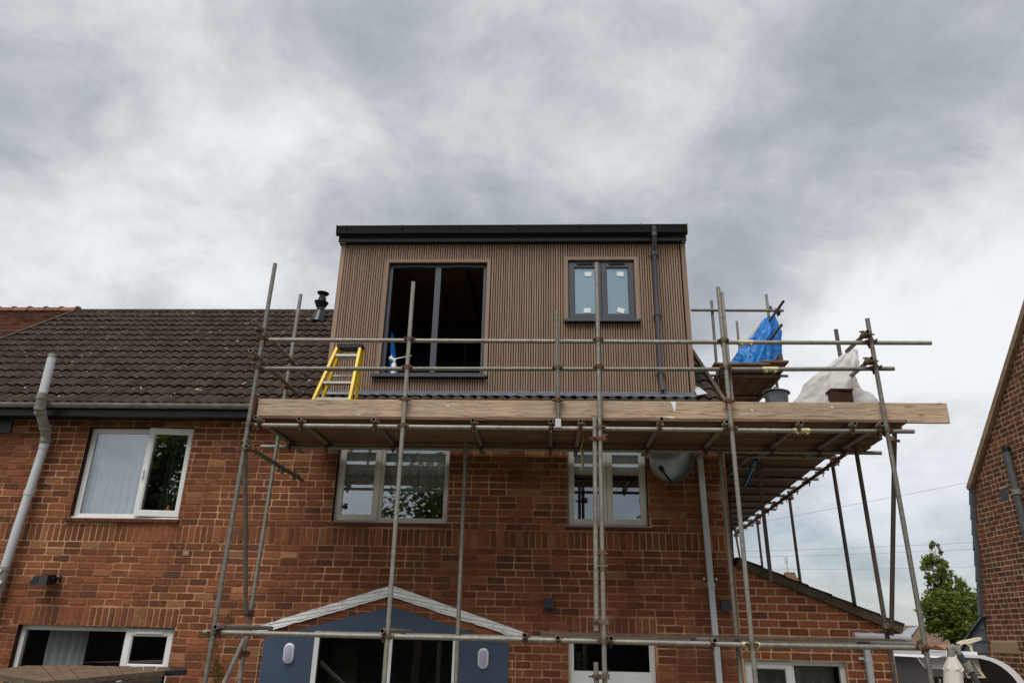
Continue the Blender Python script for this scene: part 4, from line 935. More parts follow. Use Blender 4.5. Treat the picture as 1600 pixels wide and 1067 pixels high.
# waste pipes by its outer corner
wpx = empty_part('waste_pipe', EXT, (3.8, -0.06, 2))
a, b = at(1334, 993, -0.09), at(1422, 997, -0.09)
part('pipe', MB().rings([a, b], [0.042] * 2, 14), M_GREYPVC, wpx, True)
for px in (1340, 1362): c = at(px, 994, -0.09); part('coupling', MB().rings([c - Vector((0.02, 0, 0)), c + Vector((0.02, 0, 0))], [0.049] * 2, 14), M_GREYPVC, wpx, True)
a, b = at(1352, 1003, -0.05), at(1359, 1067, -0.05)
part('downpipe', MB().box(a.x - 0.032, a.x + 0.032, -0.085, -0.022, 0.1, a.z + 0.05), M_GREYPVC, wpx)
part('collar', MB().box(a.x - 0.04, a.x + 0.04, -0.092, -0.014, at(1354, 1031).z - 0.02, at(1354, 1031).z + 0.02), M_GREYPVC, wpx)
part('bracket', MB().box(a.x - 0.10, a.x - 0.042, -0.05, -0.03, at(1345, 1028).z - 0.015, at(1345, 1028).z + 0.015), M_GREYPVC, wpx)

# ================================================================== SCAFFOLDING
SC = thing('scaffolding', 'steel tube scaffolding with timber board decks wrapped round the house corner', 'scaffolding', (0.5, -1.9, 0))
YO, YI = -1.90, -0.85; TR = 0.02415
def tube(name, p, q, mat=None): return part(name, MB().tube(p, q, TR), mat or M_TUBE, SC, True)
def vtube(name, p_top, p_bot, Y, zb=None):
    a, b = at(*p_top, Y), at(*p_bot, Y)
    if zb is not None: b = a + (b - a) * ((zb - a.z) / (b.z - a.z))
    tube(name, a, b); return a, b
def xat(ab, z): a, b = ab; return a + (b - a) * ((z - a.z) / (b.z - a.z))
def ring(mb, p, d, r, l, n=12): d = Vector(d).normalized() * l / 2; mb.rings([Vector(p) - d, Vector(p) + d], [r, r], n)
def coupler(p, d1, d2, off, seed=0):
    """right-angle coupler: band round the tube along d1 at p, band round the tube along d2 at p+off, bolts and wings"""
    d1, d2 = Vector(d1).normalized(), Vector(d2).normalized(); off = Vector(off); mb = MB(); p = Vector(p)
    ring(mb, p, d1, 0.0305, 0.048); ring(mb, p + off, d2, 0.0305, 0.046)
    o = off.normalized() if off.length > 0 else Vector((0, -1, 0)); s = d1.cross(o).normalized()
    mb.obox(p + off * 0.5, (d1, s, o), (0.022, 0.022, off.length / 2))
    for k in (-1, 1):
        c = p + s * (0.04 * k); mb.obox(c, (d1, s, o), (0.012, 0.022, 0.016)); ring(mb, c - o * 0.03, o, 0.008, 0.06, 6)
    c = p + off + d1 * 0.038; mb.obox(c, (d1, s, o), (0.016, 0.016, 0.014)); ring(mb, c + d1 * 0.01, o, 0.008, 0.07, 6)
    return part('coupler', mb, M_COUP, SC, True)
def sleeve(p, d):
    mb = MB(); ring(mb, p, d, 0.031, 0.17, 14); dd = Vector(d).normalized()
    for k in (-0.05, 0.05): ring(mb, Vector(p) + dd * k + Vector((0, -0.01, -0.034)), (0, 1, 0), 0.011, 0.06, 8)
    part('sleeve_coupler', mb, M_ZINC, SC, True)
S1 = vtube('standard', (430, 412), (320, 1067), YO, 0.03); S2 = vtube('standard', (646, 441), (600, 1067), YO, 0.03)
S4 = vtube('standard', (932, 411), (945, 1067), YO - 0.01, 0.03); S5 = vtube('standard', (1122, 449), (1181, 1067), YO, 0.03); S6 = vtube('standard', (1355, 498), (1456, 1067), YO, 0.03)
S3 = vtube('puncheon', (870, 486), (872, 662), YO - 0.0)
c = at(872, 661, YO - 0.03); part('tube_tag', MB().box(c.x - 0.031, c.x + 0.031, YO - 0.032, YO - 0.026, c.z - 0.045, c.z + 0.05), M_ALU, SC)
S4b = vtube('standard', (929, 653), (932, 985), YO - 0.02); S4c = vtube('standard', (931, 1034), (932, 1067), YO - 0.06, 0.03)
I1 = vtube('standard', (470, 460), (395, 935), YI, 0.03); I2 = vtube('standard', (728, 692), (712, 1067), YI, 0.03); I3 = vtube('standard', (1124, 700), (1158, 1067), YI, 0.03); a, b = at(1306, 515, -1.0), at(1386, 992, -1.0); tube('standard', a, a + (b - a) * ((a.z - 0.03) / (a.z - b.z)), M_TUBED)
# rails and ledgers along the front
YR = YO + 0.05
def htube(name, p, q, Y=YR): a, b = at(*p, Y), at(*q, Y); tube(name, a, b); return a, b
def split(name, p, m, q, Y=YR):
    a, c, b = at(*p, Y), at(*m, Y), at(*q, Y); tube(name, a, c - (c - a).normalized() * 0.004); tube(name, c, b); sleeve(c, b - a); return a, b
g1 = split('guard_rail', (406, 531), (1165, 535), (1455, 536)); g2 = split('guard_rail', (411, 576), (1203, 577), (1397, 576))
ld = split('ledger', (391, 664), (1252, 673), (1428, 674)); lo_ = split('ledger', (318, 987), (1173, 1007), (1450, 1012))
for st in (S1, S2, S3, S4, S5, S6):
    for rl in (g1, g2, ld, lo_):
        if st is S3 and rl is lo_: continue
        x = st[0].x; k = (x - rl[0].x) / (rl[1].x - rl[0].x); z = rl[0].z + (rl[1].z - rl[0].z) * k
        if st is S3 and rl is not g2 and rl is not g1: continue
        if st is S3 and rl is g1: continue
        p = xat(st, z); coupler(p, st[1] - st[0], (1, 0, 0), (0, 0.05, 0))
for st in (S2, S3, S5):
    p = xat(st, 4.885); coupler(p, st[1] - st[0], (1, 0, 0), (0, 0.045, 0))
for z in (4.45, 2.62): 
    p = xat(S4b, z); coupler(p, (0, 0, 1), (0, 0, 1), (0.10, 0.01, 0))
p = xat(S4c, 2.13); coupler(p, (0, 0, 1), (0, 0, 1), (0.10, 0.05, 0))
c = xat(S4, 3.20); sl = MB(); ring(sl, c, (0, 0, 1), 0.032, 0.20, 14)
for k in (-0.06, 0.06): ring(sl, c + Vector((0.0, -0.02, k)), (1, 0, 0), 0.012, 0.11, 8)
part('sleeve_coupler', sl, M_COUP, SC, True)
# transoms under the deck
zl = (ld[0].z + ld[1].z) / 2; zt = zl + 0.05
for i, (px, py, ov) in enumerate(((398.5, 656.5, .15), (466, 659.5, .11), (583, 660, .11), (738.5, 660, .10), (861, 660, .10), (907, 660, .11), (1034, 655, .22), (1136, 662.5, .13), (1252, 662, .12), (1336, 662.5, .12), (1379, 663, .12))):
    f = at(px, py, YR - ov); tube('transom', (f.x, YR - ov, zt), (f.x, -0.30 + rnd.uniform(-0.1, 0.12), zt))
    coupler((f.x, YR, zl), (1, 0, 0), (0, 1, 0), (0, 0, 0.05))
    coupler((f.x, YI + 0.02, zl + 0.0), (1, 0, 0), (0, 1, 0), (0, 0, 0.05))
il0, il1 = at(409, 691, YI + 0.02), at(1370, 706, YI + 0.02)
tube('ledger', (il0.x, YI + 0.02, zl), (il1.x + 0.05, YI + 0.02, zl))
# left end: transoms and guard returns running back to the wall
f = at(385, 697, YO - 0.12); tube('transom', f, (f.x + 0.02, -0.12, f.z)); coupler((f.x - 0.02, YO, f.z), (0, 0, 1), (0, 1, 0), (0.05, 0, 0)); coupler((f.x, YI, f.z), (0, 1, 0), (0, 0, 1), (-0.05, 0, 0.0))
coupler((f.x + 0.01, -0.42, f.z), (0, 1, 0), (0, 0, 1), (0.03, 0, 0.0))
for (a, b) in (((397, 502), (481, 588)), ((391.5, 547.5), (466, 618))):
    f = at(*a, -2.16); e_ = atZ(*b, f.z); tube('end_rail', f, (f.x + 0.02, e_.y, f.z))
    coupler((f.x - 0.045, YO, f.z), (0, 0, 1), (0, 1, 0), (0.05, 0, 0)); coupler((f.x - 0.03, YI, f.z), (0, 0, 1), (0, 1, 0), (0.045, 0, 0))
# braces
a = at(383, 684, YO + 0.06); b = at(384, 963, YI - 0.06); tube('brace', a, b); coupler(a - Vector((0, 0, 0.05)), b - a, (0, 0, 1), (0.045, -0.03, 0)); coupler(b + Vector((0, 0, 0.05)), b - a, (0, 0, 1), (0.05, 0.03, 0))
a = at(381, 999, YI - 0.06); b = at(350, 1067, YO + 0.1); b = a + (b - a) * 3.6; tube('brace', a, b); coupler(a - Vector((0, 0.03, 0.14)), b - a, (0, 0, 1), (0.06, 0.03, 0))
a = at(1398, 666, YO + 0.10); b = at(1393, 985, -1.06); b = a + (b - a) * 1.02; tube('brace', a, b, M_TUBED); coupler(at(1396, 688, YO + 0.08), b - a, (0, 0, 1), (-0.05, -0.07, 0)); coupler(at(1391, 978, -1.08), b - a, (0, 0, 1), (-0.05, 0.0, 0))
# lower lift: transom ends, inner ledger, plank
for px, py in ((336, 979), (597, 985), (820, 992), (872, 996), (955, 997), (1117, 1000)):
    f = at(px, py, YR - 0.12); tube('transom', f, (f.x, -0.35, f.z)); coupler((f.x, YR, lo_[0].z), (1, 0, 0), (0, 1, 0), (0, 0, f.z - lo_[0].z))
f = at(1440, 1007, YR - 0.06); e_ = at(1340, 1009, -0.2); tube('transom', f, (3.36, -0.5, f.z + 0.0)); coupler((f.x + 0.03, YO, f.z - 0.02), (0, 0, 1), (0, 1, 0), (-0.04, 0, 0))
a, b = at(845, 989, YI + 0.0), at(1400, 1001, YI + 0.0)
part('plank', MB().beam((a.x, YI - 0.12, a.z), (b.x, YI - 0.12, b.z), 0.225, 0.038), M_OLDBOARD, SC)
tube('ledger', (at(500, 997, YI).x, YI + 0.05, a.z - 0.05), (b.x - 0.1, YI + 0.05, b.z - 0.05))
# toe board and deck boards
tz0, tz1 = at(800, 657.5, YO + 0.09).z, at(800, 627, YO + 0.09).z
x0, x1, x2 = at(404, 640, YO + 0.09).x, at(941, 640, YO + 0.09).x, at(1478, 640, YO + 0.09).x
def board(name, p, q, w, h, up, mat, parent=SC):
    """plank with slightly rounded arrises and end bands"""
    mb = MB(); p, q = Vector(p), Vector(q); d = (q - p).normalized(); L_ = (q - p).length; u = Vector(up).normalized(); s = d.cross(u).normalized(); c = 0.005
    prof = [(-w / 2, -h / 2 + c), (-w / 2 + c, -h / 2), (w / 2 - c, -h / 2), (w / 2, -h / 2 + c), (w / 2, h / 2 - c), (w / 2 - c, h / 2), (-w / 2 + c, h / 2), (-w / 2, h / 2 - c)]
    vs = [o_ + s * a_ + u * b_ for o_ in (p, q) for a_, b_ in prof]; n = 8
    mb.add(vs, [tuple(range(n)), tuple(range(2 * n - 1, n - 1, -1))] + [(i, n + i, n + (i + 1) % n, (i + 1) % n) for i in range(n)])
    return part(name, mb, mat, parent)
zc_ = (tz0 + tz1) / 2; hT = (tz1 - tz0)
board('toe_board', (x0, YO + 0.075, zc_ - 0.002), (x1, YO + 0.075, zc_ + 0.002), 0.038, hT, (0, 0, 1), M_TOE)
board('toe_board', (x1 + 0.004, YO + 0.075, zc_ + 0.002), (x2, YO + 0.072, zc_ + 0.006), 0.038, hT, (0, 0, 1), M_TOE)
board('toe_board', (x0 - 0.045, YO - 0.02, zc_ + 0.02), (x0 - 0.04, -0.75, zc_ + 0.02), 0.038, hT, (0, 0, 1), M_BOARD)
p_ = at(1054, 637, YO + 0.05); sm = MB(); r = random.Random(2)
pts = [(p_.x - 0.04, p_.z + 0.07), (p_.x + 0.02, p_.z + 0.07), (p_.x + 0.012, p_.z - 0.0), (p_.x - 0.005, p_.z - 0.05), (p_.x - 0.02, p_.z + 0.02)]
sm.prism(pts, 'y', YO + 0.053, YO + 0.0575)
for px, py, w_ in ((1047, 652, 0.06), (700, 634, 0.018), (1175, 641, 0.015), (560, 648, 0.014), (1300, 636, 0.02)):
    q_ = at(px, py, YO + 0.05); sm.prism([(q_.x - w_, q_.z + 0.004), (q_.x - w_ * 0.3, q_.z + 0.012), (q_.x + w_, q_.z + 0.002), (q_.x + w_ * 0.4, q_.z - 0.008)], 'y', YO + 0.053, YO + 0.0575)
part('mortar_splash', sm, M_STICK, SC)
zd = zt + TR + 0.021; r = random.Random(12)
xL, xR = at(400, 660, YO).x, at(1436, 662, YO).x
for k in range(6):
    y = YO + 0.14 + k * 0.2315; xs_ = [xL + r.uniform(-0.05, 0.05), xL + 2.45 + r.uniform(-0.3, 0.3), xL + 5.0 + r.uniform(-0.3, 0.3), xR + r.uniform(-0.12, 0.03)]
    for a, b in zip(xs_[:-1], xs_[1:]):
        dzz = r.uniform(-0.002, 0.012); board('deck_board', (a + 0.003, y, zd + dzz), (b - 0.003, y, zd + dzz + r.uniform(-0.004, 0.004)), 0.222, 0.038, (0, 0, 1), M_BOARD)
for a, b in ((xL + 0.2, -0.1), (-0.09, 2.28)): board('light_block_board', (a, -0.265, zd + 0.075), (b, -0.265, zd + 0.075), 0.40, 0.038, (0, 0, 1), M_BOARD)  # added boards, hidden from view, blocking light to the wall below
# return along the gable side
zr2 = zl + 0.10
pa, pb = atZ(1303, 722, zr2), atZ(1148, 835, zr2)
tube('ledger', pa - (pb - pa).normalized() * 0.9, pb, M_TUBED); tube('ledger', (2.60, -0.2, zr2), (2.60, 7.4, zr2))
def along(Y): return pa + (pb - pa) * ((Y - pa.y) / (pb.y - pa.y))
for k in range(11):
    Y = 0.1 + k * 0.72; q = along(Y); tube('transom', (2.45, Y, zr2 + 0.05), (q.x + rnd.uniform(0.08, 0.2), Y, zr2 + 0.05)); coupler((q.x, Y, zr2), pb - pa, (1, 0, 0), (0, 0, 0.05))
for k in range(6):
    for Y0, Y1 in ((-0.45, 3.3), (3.31, 7.5)):
        q4 = []
        for Y, fr_ in ((Y0, k / 6), (Y0, (k + 1) / 6), (Y1, (k + 1) / 6), (Y1, k / 6)):
            q4.append(Vector((2.36 + (along(Y).x - 0.05 - 2.36) * fr_ + (0.003 if fr_ == k / 6 else -0.003), Y, zr2 + 0.095 + rnd.uniform(-0.003, 0.003))))
        mb = MB(); mb.add([v - Vector((0, 0, 0.019)) for v in q4] + [v + Vector((0, 0, 0.019)) for v in q4], [(3, 2, 1, 0), (4, 5, 6, 7), (0, 1, 5, 4), (1, 2, 6, 5), (2, 3, 7, 6), (3, 0, 4, 7)]); part('deck_board', mb, M_BOARD, SC)
for (pt, pbm) in (((1300, 722), (1337, 955)), ((1233, 776), (1252, 920)), ((1183, 815), (1192, 892)), ((1149, 835), (1158, 882))):
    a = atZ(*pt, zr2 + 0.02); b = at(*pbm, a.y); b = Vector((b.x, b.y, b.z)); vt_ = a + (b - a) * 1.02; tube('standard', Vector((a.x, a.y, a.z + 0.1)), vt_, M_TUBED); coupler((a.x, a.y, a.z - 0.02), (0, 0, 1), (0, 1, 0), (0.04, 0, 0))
for (pt, pbm, X) in (((1184, 722), (1204, 900), 2.62), ((1138, 768), (1145, 880), 2.60)):
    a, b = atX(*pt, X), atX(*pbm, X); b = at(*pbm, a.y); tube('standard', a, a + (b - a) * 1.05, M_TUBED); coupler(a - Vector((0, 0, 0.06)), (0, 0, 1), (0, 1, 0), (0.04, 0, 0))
tube('blue_tube', atX(1163, 736 + 22, 2.75), atX(1181, 718, 2.75)).data.materials[0] = m_simple('blue_painted_steel', srgb(70, 140, 210), 0.4)
# high platform behind the dormer
YH = 1.55; h0, h1 = at(1128, 571, YH), at(1231, 572, YH); zh = h0.z
for k in range(5):
    x = h0.x + (h1.x - h0.x) * (k + 0.5) / 5; board('deck_board', (x, YH + 0.23, zh), (x + 0.02, YH + 2.6, zh), (h1.x - h0.x) / 5 - 0.006, 0.038, (0, 0, 1), M_BOARD)
board('deck_board', (h0.x - 0.12, YH + 0.1, zh + 0.03), (h0.x + 0.75, YH + 0.1, zh + 0.03), 0.225, 0.038, (0, 0, 1), M_BOARD)
board('deck_board', (h0.x + 0.62, YH + 0.1, zh + 0.072), (h1.x + 0.02, YH + 0.1, zh + 0.072), 0.225, 0.038, (0, 0, 1), M_BOARD)
for Y in (YH + 0.35, YH + 1.5): tube('transom', (h0.x - 0.45, Y, zh - 0.05), (h1.x + 0.1, Y, zh - 0.05))
tube('ledger', (h0.x + 0.0, YH + 0.05, zh - 0.10), (h0.x + 0.03, YH + 2.5, zh - 0.10)); tube('ledger', (h1.x - 0.06, YH + 0.3, zh - 0.10), (h1.x - 0.06, YH + 2.5, zh - 0.10))
for p, q, Y, zb in (((1111.5, 470), (1119, 568), YH + 0.3, zl + 0.2), ((1128, 457), (1139, 560), YH + 0.2, zl + 0.2), ((1197, 460), (1202, 500), YH + 0.7, zl + 0.2), ((1151, 502), (1156, 550), YH + 2.2, zh - 0.2)):
    a, b = at(*p, Y), at(*q, Y); b.x = a.x + (b.x - a.x) * 0.5; b = a + (b - a) * ((zb - a.z) / (b.z - a.z)); tube('standard', a, b)
a, b = at(1080, 484.5, YH + 0.25), at(1224, 485.5, YH + 0.25); tube('guard_rail', a, b)
for p in ((1224, 471), (1221, 508)):
    f = at(*p, YH - 0.15); tube('end_rail', f, (f.x, YH + 2.4, f.z))
coupler(at(1203, 485, YH + 0.6), (0, 0, 1), (1, 0, 0), (0, -0.05, 0)); coupler(at(1216, 486, YH + 0.3), (0, 1, 0), (1, 0, 0), (0, 0, -0.05))
board('toe_board', (h1.x - 0.03, YH + 0.2, zh + 0.16), (h1.x - 0.03, YH + 2.3, zh + 0.16), 0.038, 0.22, (0, 0, 1), M_BOARD)
# right end of the main deck: rails running back
for (a, b) in (((1356, 518), (1331, 549)), ((1362, 560), (1339, 588))):
    f = at(*a, YO - 0.12); e_ = atZ(*b, f.z); tube('end_rail', f, (f.x, min(e_.y, -0.5), f.z)); coupler((f.x + 0.045, YO, f.z), (0, 0, 1), (0, 1, 0), (-0.05, 0, 0))
board('toe_board', (at(1363, 640, YO + 0.15).x, YO + 0.15, zd + 0.13), (at(1363, 640, YO + 0.15).x, -0.9, zd + 0.13), 0.038, 0.22, (0, 0, 1), M_BOARD)

# ================================================================== NEIGHBOURING HOUSE (right edge of the view)
NX = 7.5
NB = thing('neighbouring_house', 'dark red brick gable end with slate edge at the far right side', 'house', (10, 0, 0))
ye = atX(1518, 764, NX); yv = atX(1600, 502, NX)
sl_ = (yv.z - ye.z) / (ye.y - yv.y)                       # verge rises towards the camera
YRG = 0.2; zrg = ye.z + (ye.y - YRG) * sl_
fe = [atX(*p, NX) for p in ((1524, 781), (1533.7, 906), (1537, 960), (1546, 1020))]
def edgeY(z):                                             # far edge of the brickwork
    for a, b in zip(fe[:-1], fe[1:]):
        if z >= b.z: return a.y + (b.y - a.y) * (a.z - z) / (a.z - b.z)
    return fe[-1].y + 0.05
def vergez(Y): return ye.z + (ye.y - Y) * sl_ if Y > YRG else zrg - (YRG - Y) * sl_
edge = [(fe[0].y - 0.05, ye.z - 0.02)] + [(f.y, f.z) for f in fe] + [(fe[-1].y + 0.05, 0)]
wallp = [(-4.0, 0), (-4.0, vergez(-4.0) if vergez(-4.0) > 0 else 2)] + [(YRG, zrg)] + edge
NW = part('wall', MB().prism(wallp, 'x', NX, NX + 0.25), M_MORTAR2, NB)
MN = Matrix(((0, 1, 0, NX), (-1, 0, 0, 0), (0, 0, 1, 0), (0, 0, 0, 1)))
r = random.Random(31); raw = lay(-4.5, 1.2, 1.0, 8.6, [], r, 0.222, 0.0815, header=0.38, JT=0.018); ok, polys = [], []
stone = [atX(1548, 1003, NX), atX(1594, 1021, NX)]
def clip(poly, f):
    o_ = []
    for i in range(len(poly)):
        a, b = poly[i], poly[(i + 1) % len(poly)]; fa, fb = f(a), f(b)
        if fa >= 0: o_.append(a)
        if fa * fb < 0: tt = fa / (fa - fb); o_.append((a[0] + (b[0] - a[0]) * tt, a[1] + (b[1] - a[1]) * tt))
    return o_
sth = (-stone[0].y, -stone[1].y, stone[1].z, stone[0].z)
ventN = atX(1570, 772, NX); vh = (-ventN.y - 0.12, -ventN.y + 0.1, ventN.z - 0.11, ventN.z + 0.11)
for q0 in raw:
    for q in subtract(q0, [sth, vh]):
        Yc = -(q[0] + q[1]) / 2; zc2 = (q[2] + q[3]) / 2
        if -q[0] > 5.5: continue
        zlo = q[2]; eY = edgeY(zlo) - 0.015
        poly = [(q[0], q[2]), (q[1], q[2]), (q[1], q[3]), (q[0], q[3])]
        fa = lambda p: p[0] + eY
        fb = lambda p: vergez(-p[0]) - 0.02 - p[1]
        if all(fa(p) >= 0 and fb(p) >= 0 for p in poly): ok.append(q)
        else:
            pl = clip(clip(poly, fa), fb)
            if len(pl) > 2: polys.append(pl)
place_bricks(ok, MN, M_BRICK3, NW, 300, 77, polys)
part('stone_lintel', MB().box(NX - 0.012, NX + 0.001, stone[1].y + 0.005, stone[0].y - 0.005, stone[1].z, stone[0].z), M_STONE, NB)
part('wall_vent', MB().box(NX - 0.006, NX + 0.001, ventN.y - 0.09, ventN.y + 0.11, ventN.z - 0.10, ventN.z + 0.10), M_BLACKPVC, NB)
# upper roof and verge
NR = part('roof', MB().add([(NX - 0.05, ye.y + 0.05, ye.z + 0.04), (14, ye.y + 0.05, ye.z + 0.04), (14, YRG, zrg + 0.09), (NX - 0.05, YRG, zrg + 0.09), (14, -4.2, vergez(-4.2) + 0.09), (NX - 0.05, -4.2, vergez(-4.2) + 0.09),
     (NX - 0.05, ye.y + 0.05, ye.z + 0.0), (14, ye.y + 0.05, ye.z + 0.0), (14, YRG, zrg + 0.04), (NX - 0.05, YRG, zrg + 0.04), (14, -4.2, vergez(-4.2) + 0.04), (NX - 0.05, -4.2, vergez(-4.2) + 0.04)],
     [(0, 1, 2, 3), (3, 2, 4, 5), (6, 9, 8, 7), (9, 11, 10, 8), (0, 3, 9, 6), (3, 5, 11, 9), (0, 6, 7, 1), (5, 4, 10, 11)]), M_TILE, NB)
nv = 9
for k in range(nv):
    a = Vector((NX - 0.035, ye.y + (YRG - ye.y) * k / nv, ye.z + (zrg - ye.z) * k / nv)); b = Vector((NX - 0.035, ye.y + (YRG - ye.y) * (k + 0.99) / nv, ye.z + (zrg - ye.z) * (k + 0.99) / nv))
    part('verge', MB().beam(a, b, 0.075, 0.10, (0, sl_, 1)), M_STONE if k in (2,) else m_simple('verge_mortar', srgb(150, 126, 104), 0.9, 0, 0.1, 0.25, 9, 0.3) if k == 0 else MATS['verge_mortar'], NB)
# steep slated slope behind the brick edge, with a flared foot
pts = [(fe[0].y - 0.03, ye.z + 0.01), (fe[1].y + 0.0, fe[1].z), (fe[2].y, fe[2].z)]
foot = [atX(1537, 962, NX - 0.05), atX(1519, 985, NX - 0.05), atX(1508, 1003, NX - 0.05), atX(1499, 1024, NX - 0.05)]
steps = []
for (a, b) in zip(pts[:-1], pts[1:]):
    n = max(1, round(math.hypot(b[0] - a[0], b[1] - a[1]) / 0.27))
    for i in range(n): steps.append(((a[0] + (b[0] - a[0]) * i / n, a[1] + (b[1] - a[1]) * i / n), (a[0] + (b[0] - a[0]) * (i + 1) / n, a[1] + (b[1] - a[1]) * (i + 1) / n)))
for a, b in steps: 
    part('slate', MB().add([(NX - 0.05, a[0] + 0.00, a[1]), (NX - 0.05, a[0] + 0.07, a[1]), (NX - 0.05, b[0] + 0.11, b[1] - 0.02), (NX - 0.05, b[0] + 0.0, b[1]), (13.5, a[0], a[1]), (13.5, a[0] + 0.07, a[1]), (13.5, b[0] + 0.11, b[1] - 0.02), (13.5, b[0], b[1])], [(0, 1, 2, 3), (7, 6, 5, 4), (0, 4, 5, 1), (1, 5, 6, 2), (2, 6, 7, 3), (3, 7, 4, 0)]), M_SLATE, NB)
for a, b in zip(foot[:-1], foot[1:]):
    d = (b - a).normalized(); n_ = Vector((0, -d.z, d.y))
    if n_.z < 0: n_ = -n_
    q = [a, b + d * 0.03, b + d * 0.03 + n_ * 0.03, a + n_ * 0.02]
    part('slate', MB().add([(NX - 0.07, v.y, v.z) for v in q] + [(13.5, v.y, v.z) for v in q], [(0, 1, 2, 3), (7, 6, 5, 4), (0, 4, 5, 1), (1, 5, 6, 2), (2, 6, 7, 3), (3, 7, 4, 0)]), M_LEAD, NB)
zt_ = fe[2].z - 0.02; zbm = foot[-1].z - 0.3; nrow = 5
for k in range(nrow):
    z1_ = zt_ + (zbm - zt_) * k / nrow; z0_ = zt_ + (zbm - zt_) * (k + 1) / nrow
    def fY(z):
        for a, b in zip(foot[:-1], foot[1:]):
            if z >= b.z: return a.y + (b.y - a.y) * (a.z - z) / (a.z - b.z)
        return foot[-1].y
    part('slate', MB().add([(NX - 0.012, edgeY(z1_) + 0.004, z1_), (NX - 0.012, fY(z1_) - 0.0, z1_), (NX - 0.03, fY(z0_) - 0.0, z0_ - 0.02), (NX - 0.03, edgeY(z0_) + 0.004, z0_ - 0.02), (NX + 0.1, edgeY(z1_) + 0.004, z1_), (NX + 0.1, fY(z1_), z1_), (NX + 0.1, fY(z0_), z0_ - 0.02), (NX + 0.1, edgeY(z0_) + 0.004, z0_ - 0.02)], [(0, 1, 2, 3), (7, 6, 5, 4), (0, 4, 5, 1), (1, 5, 6, 2), (2, 6, 7, 3), (3, 7, 4, 0)]), M_SLATE, NB)
M_NPIPE = m_simple('dull_grey_pipe', srgb(86, 88, 92), 0.6, 0, 0.3, 0.2, 6)
a, b = atX(1573, 703, NX - 0.06), atX(1600, 803, NX - 0.06)
DPN = part('downpipe', MB().rings([(NX - 0.07, a.y, a.z), (NX - 0.07, a.y - 0.12, 0.1)], [0.055] * 2, 14), M_NPIPE, NB, True)
part('socket', MB().rings([(NX - 0.07, a.y, a.z - 0.02), (NX - 0.07, a.y, a.z + 0.05)], [0.066] * 2, 14), M_BLACKPVC, DPN, True)
part('collar', MB().rings([(NX - 0.07, a.y - 0.02, a.z - 0.72), (NX - 0.07, a.y - 0.02, a.z - 0.64)], [0.066] * 2, 14), M_OLDGREY, DPN, True)

# ================================================================== FIXTURES ON THE WALLS
def oval(x, z, rx, rz, y0, y1, n=28):
    mb = MB(); st = rz - rx; pts = []
    for k in range(n):
        a = 2 * math.pi * k / n; pts.append((x + rx * math.cos(a), z + rx * math.sin(a) + (st if math.sin(a) >= 0 else -st)))
    ctr = Vector((x, 0, z)); vs = []; fs = []
    for (yy, sc_) in ((y0, 1.0), ((y0 + y1) / 2, 1.0), (y1, 0.86)):
        for p in pts: vs.append((x + (p[0] - x) * sc_, yy, z + (p[1] - z) * sc_))
    for i in range(2):
        for k in range(n): fs.append((i * n + k, i * n + (k + 1) % n, (i + 1) * n + (k + 1) % n, (i + 1) * n + k))
    fs.append(tuple(range(2 * n, 3 * n))); return mb.add(vs, fs)
for px, py, lab in ((451, 1020, 'white oval wall lamp on the blue panel left of the patio door'), (755, 1028, 'white oval wall lamp on the blue panel right of the patio door')):
    c = at(px, py, -0.03); L_ = thing('bulkhead_lamp', lab, 'wall lamp', (c.x, YB, c.z), 'oval lamps either side of the patio door')
    part('rim', oval(c.x, c.z, 0.066, 0.116, YB - 0.001, YB - 0.034), M_LAMPRIM, L_, True); part('diffuser', oval(c.x, c.z, 0.047, 0.095, YB - 0.03, YB - 0.042), M_LAMP, L_, True)
for px, py, lab, mt in ((858, 942, 'small black cube wall lamp on brickwork above the back door', M_CUBE), (1133, 945, 'small grey cube wall lamp beside the grey downpipe', M_CUBE)):
    c = at(px, py, -0.05); L_ = thing('cube_lamp', lab, 'wall lamp', (c.x, 0, c.z)); part('body', MB().box(c.x - 0.057, c.x + 0.057, -0.105, -0.02, c.z - 0.06, c.z + 0.06), mt, L_); part('back_plate', MB().box(c.x - 0.045, c.x + 0.045, -0.019, -0.006, c.z - 0.05, c.z + 0.05), M_BLACKPVC, L_)
c = at(72, 904, -0.12); L_ = thing('floodlight', 'black floodlight on a bracket between the two left windows', 'floodlight', (c.x, 0, c.z))
fb = MB(); fb.add([(c.x - 0.13, -0.25, c.z - 0.075), (c.x + 0.10, -0.25, c.z - 0.085), (c.x + 0.12, -0.06, c.z - 0.055), (c.x - 0.10, -0.06, c.z - 0.045), (c.x - 0.10, -0.22, c.z + 0.03), (c.x + 0.08, -0.22, c.z + 0.035), (c.x + 0.09, -0.06, c.z + 0.06), (c.x - 0.07, -0.06, c.z + 0.06)], [(3, 2, 1, 0), (4, 5, 6, 7), (0, 1, 5, 4), (1, 2, 6, 5), (2, 3, 7, 6), (3, 0, 4, 7)])
part('housing', fb, M_BLACKPVC, L_); part('glass', MB().add([(c.x - 0.11, -0.253, c.z - 0.066), (c.x - 0.02, -0.253, c.z - 0.07), (c.x - 0.02, -0.23, c.z + 0.018), (c.x - 0.09, -0.23, c.z + 0.015)], [(0, 1, 2, 3)]), M_CARBLACK, L_)
part('bracket', MB().box(c.x + 0.10, c.x + 0.13, -0.16, -0.004, c.z - 0.01, c.z + 0.02), M_BLACKPVC, L_); part('sensor', MB().lathe([(0.0, -0.03), (0.025, -0.02), (0.03, 0.0), (0.02, 0.03), (0.0, 0.035)], (c.x + 0.165, -0.10, c.z + 0.01), (0, 0, 1), 12), M_BLACKPVC, L_, True)
c = at(1052, 722, -0.34); L_ = thing('satellite_dish', 'grey satellite dish under the scaffold deck beside the downpipe', 'satellite dish', (c.x, 0, c.z))
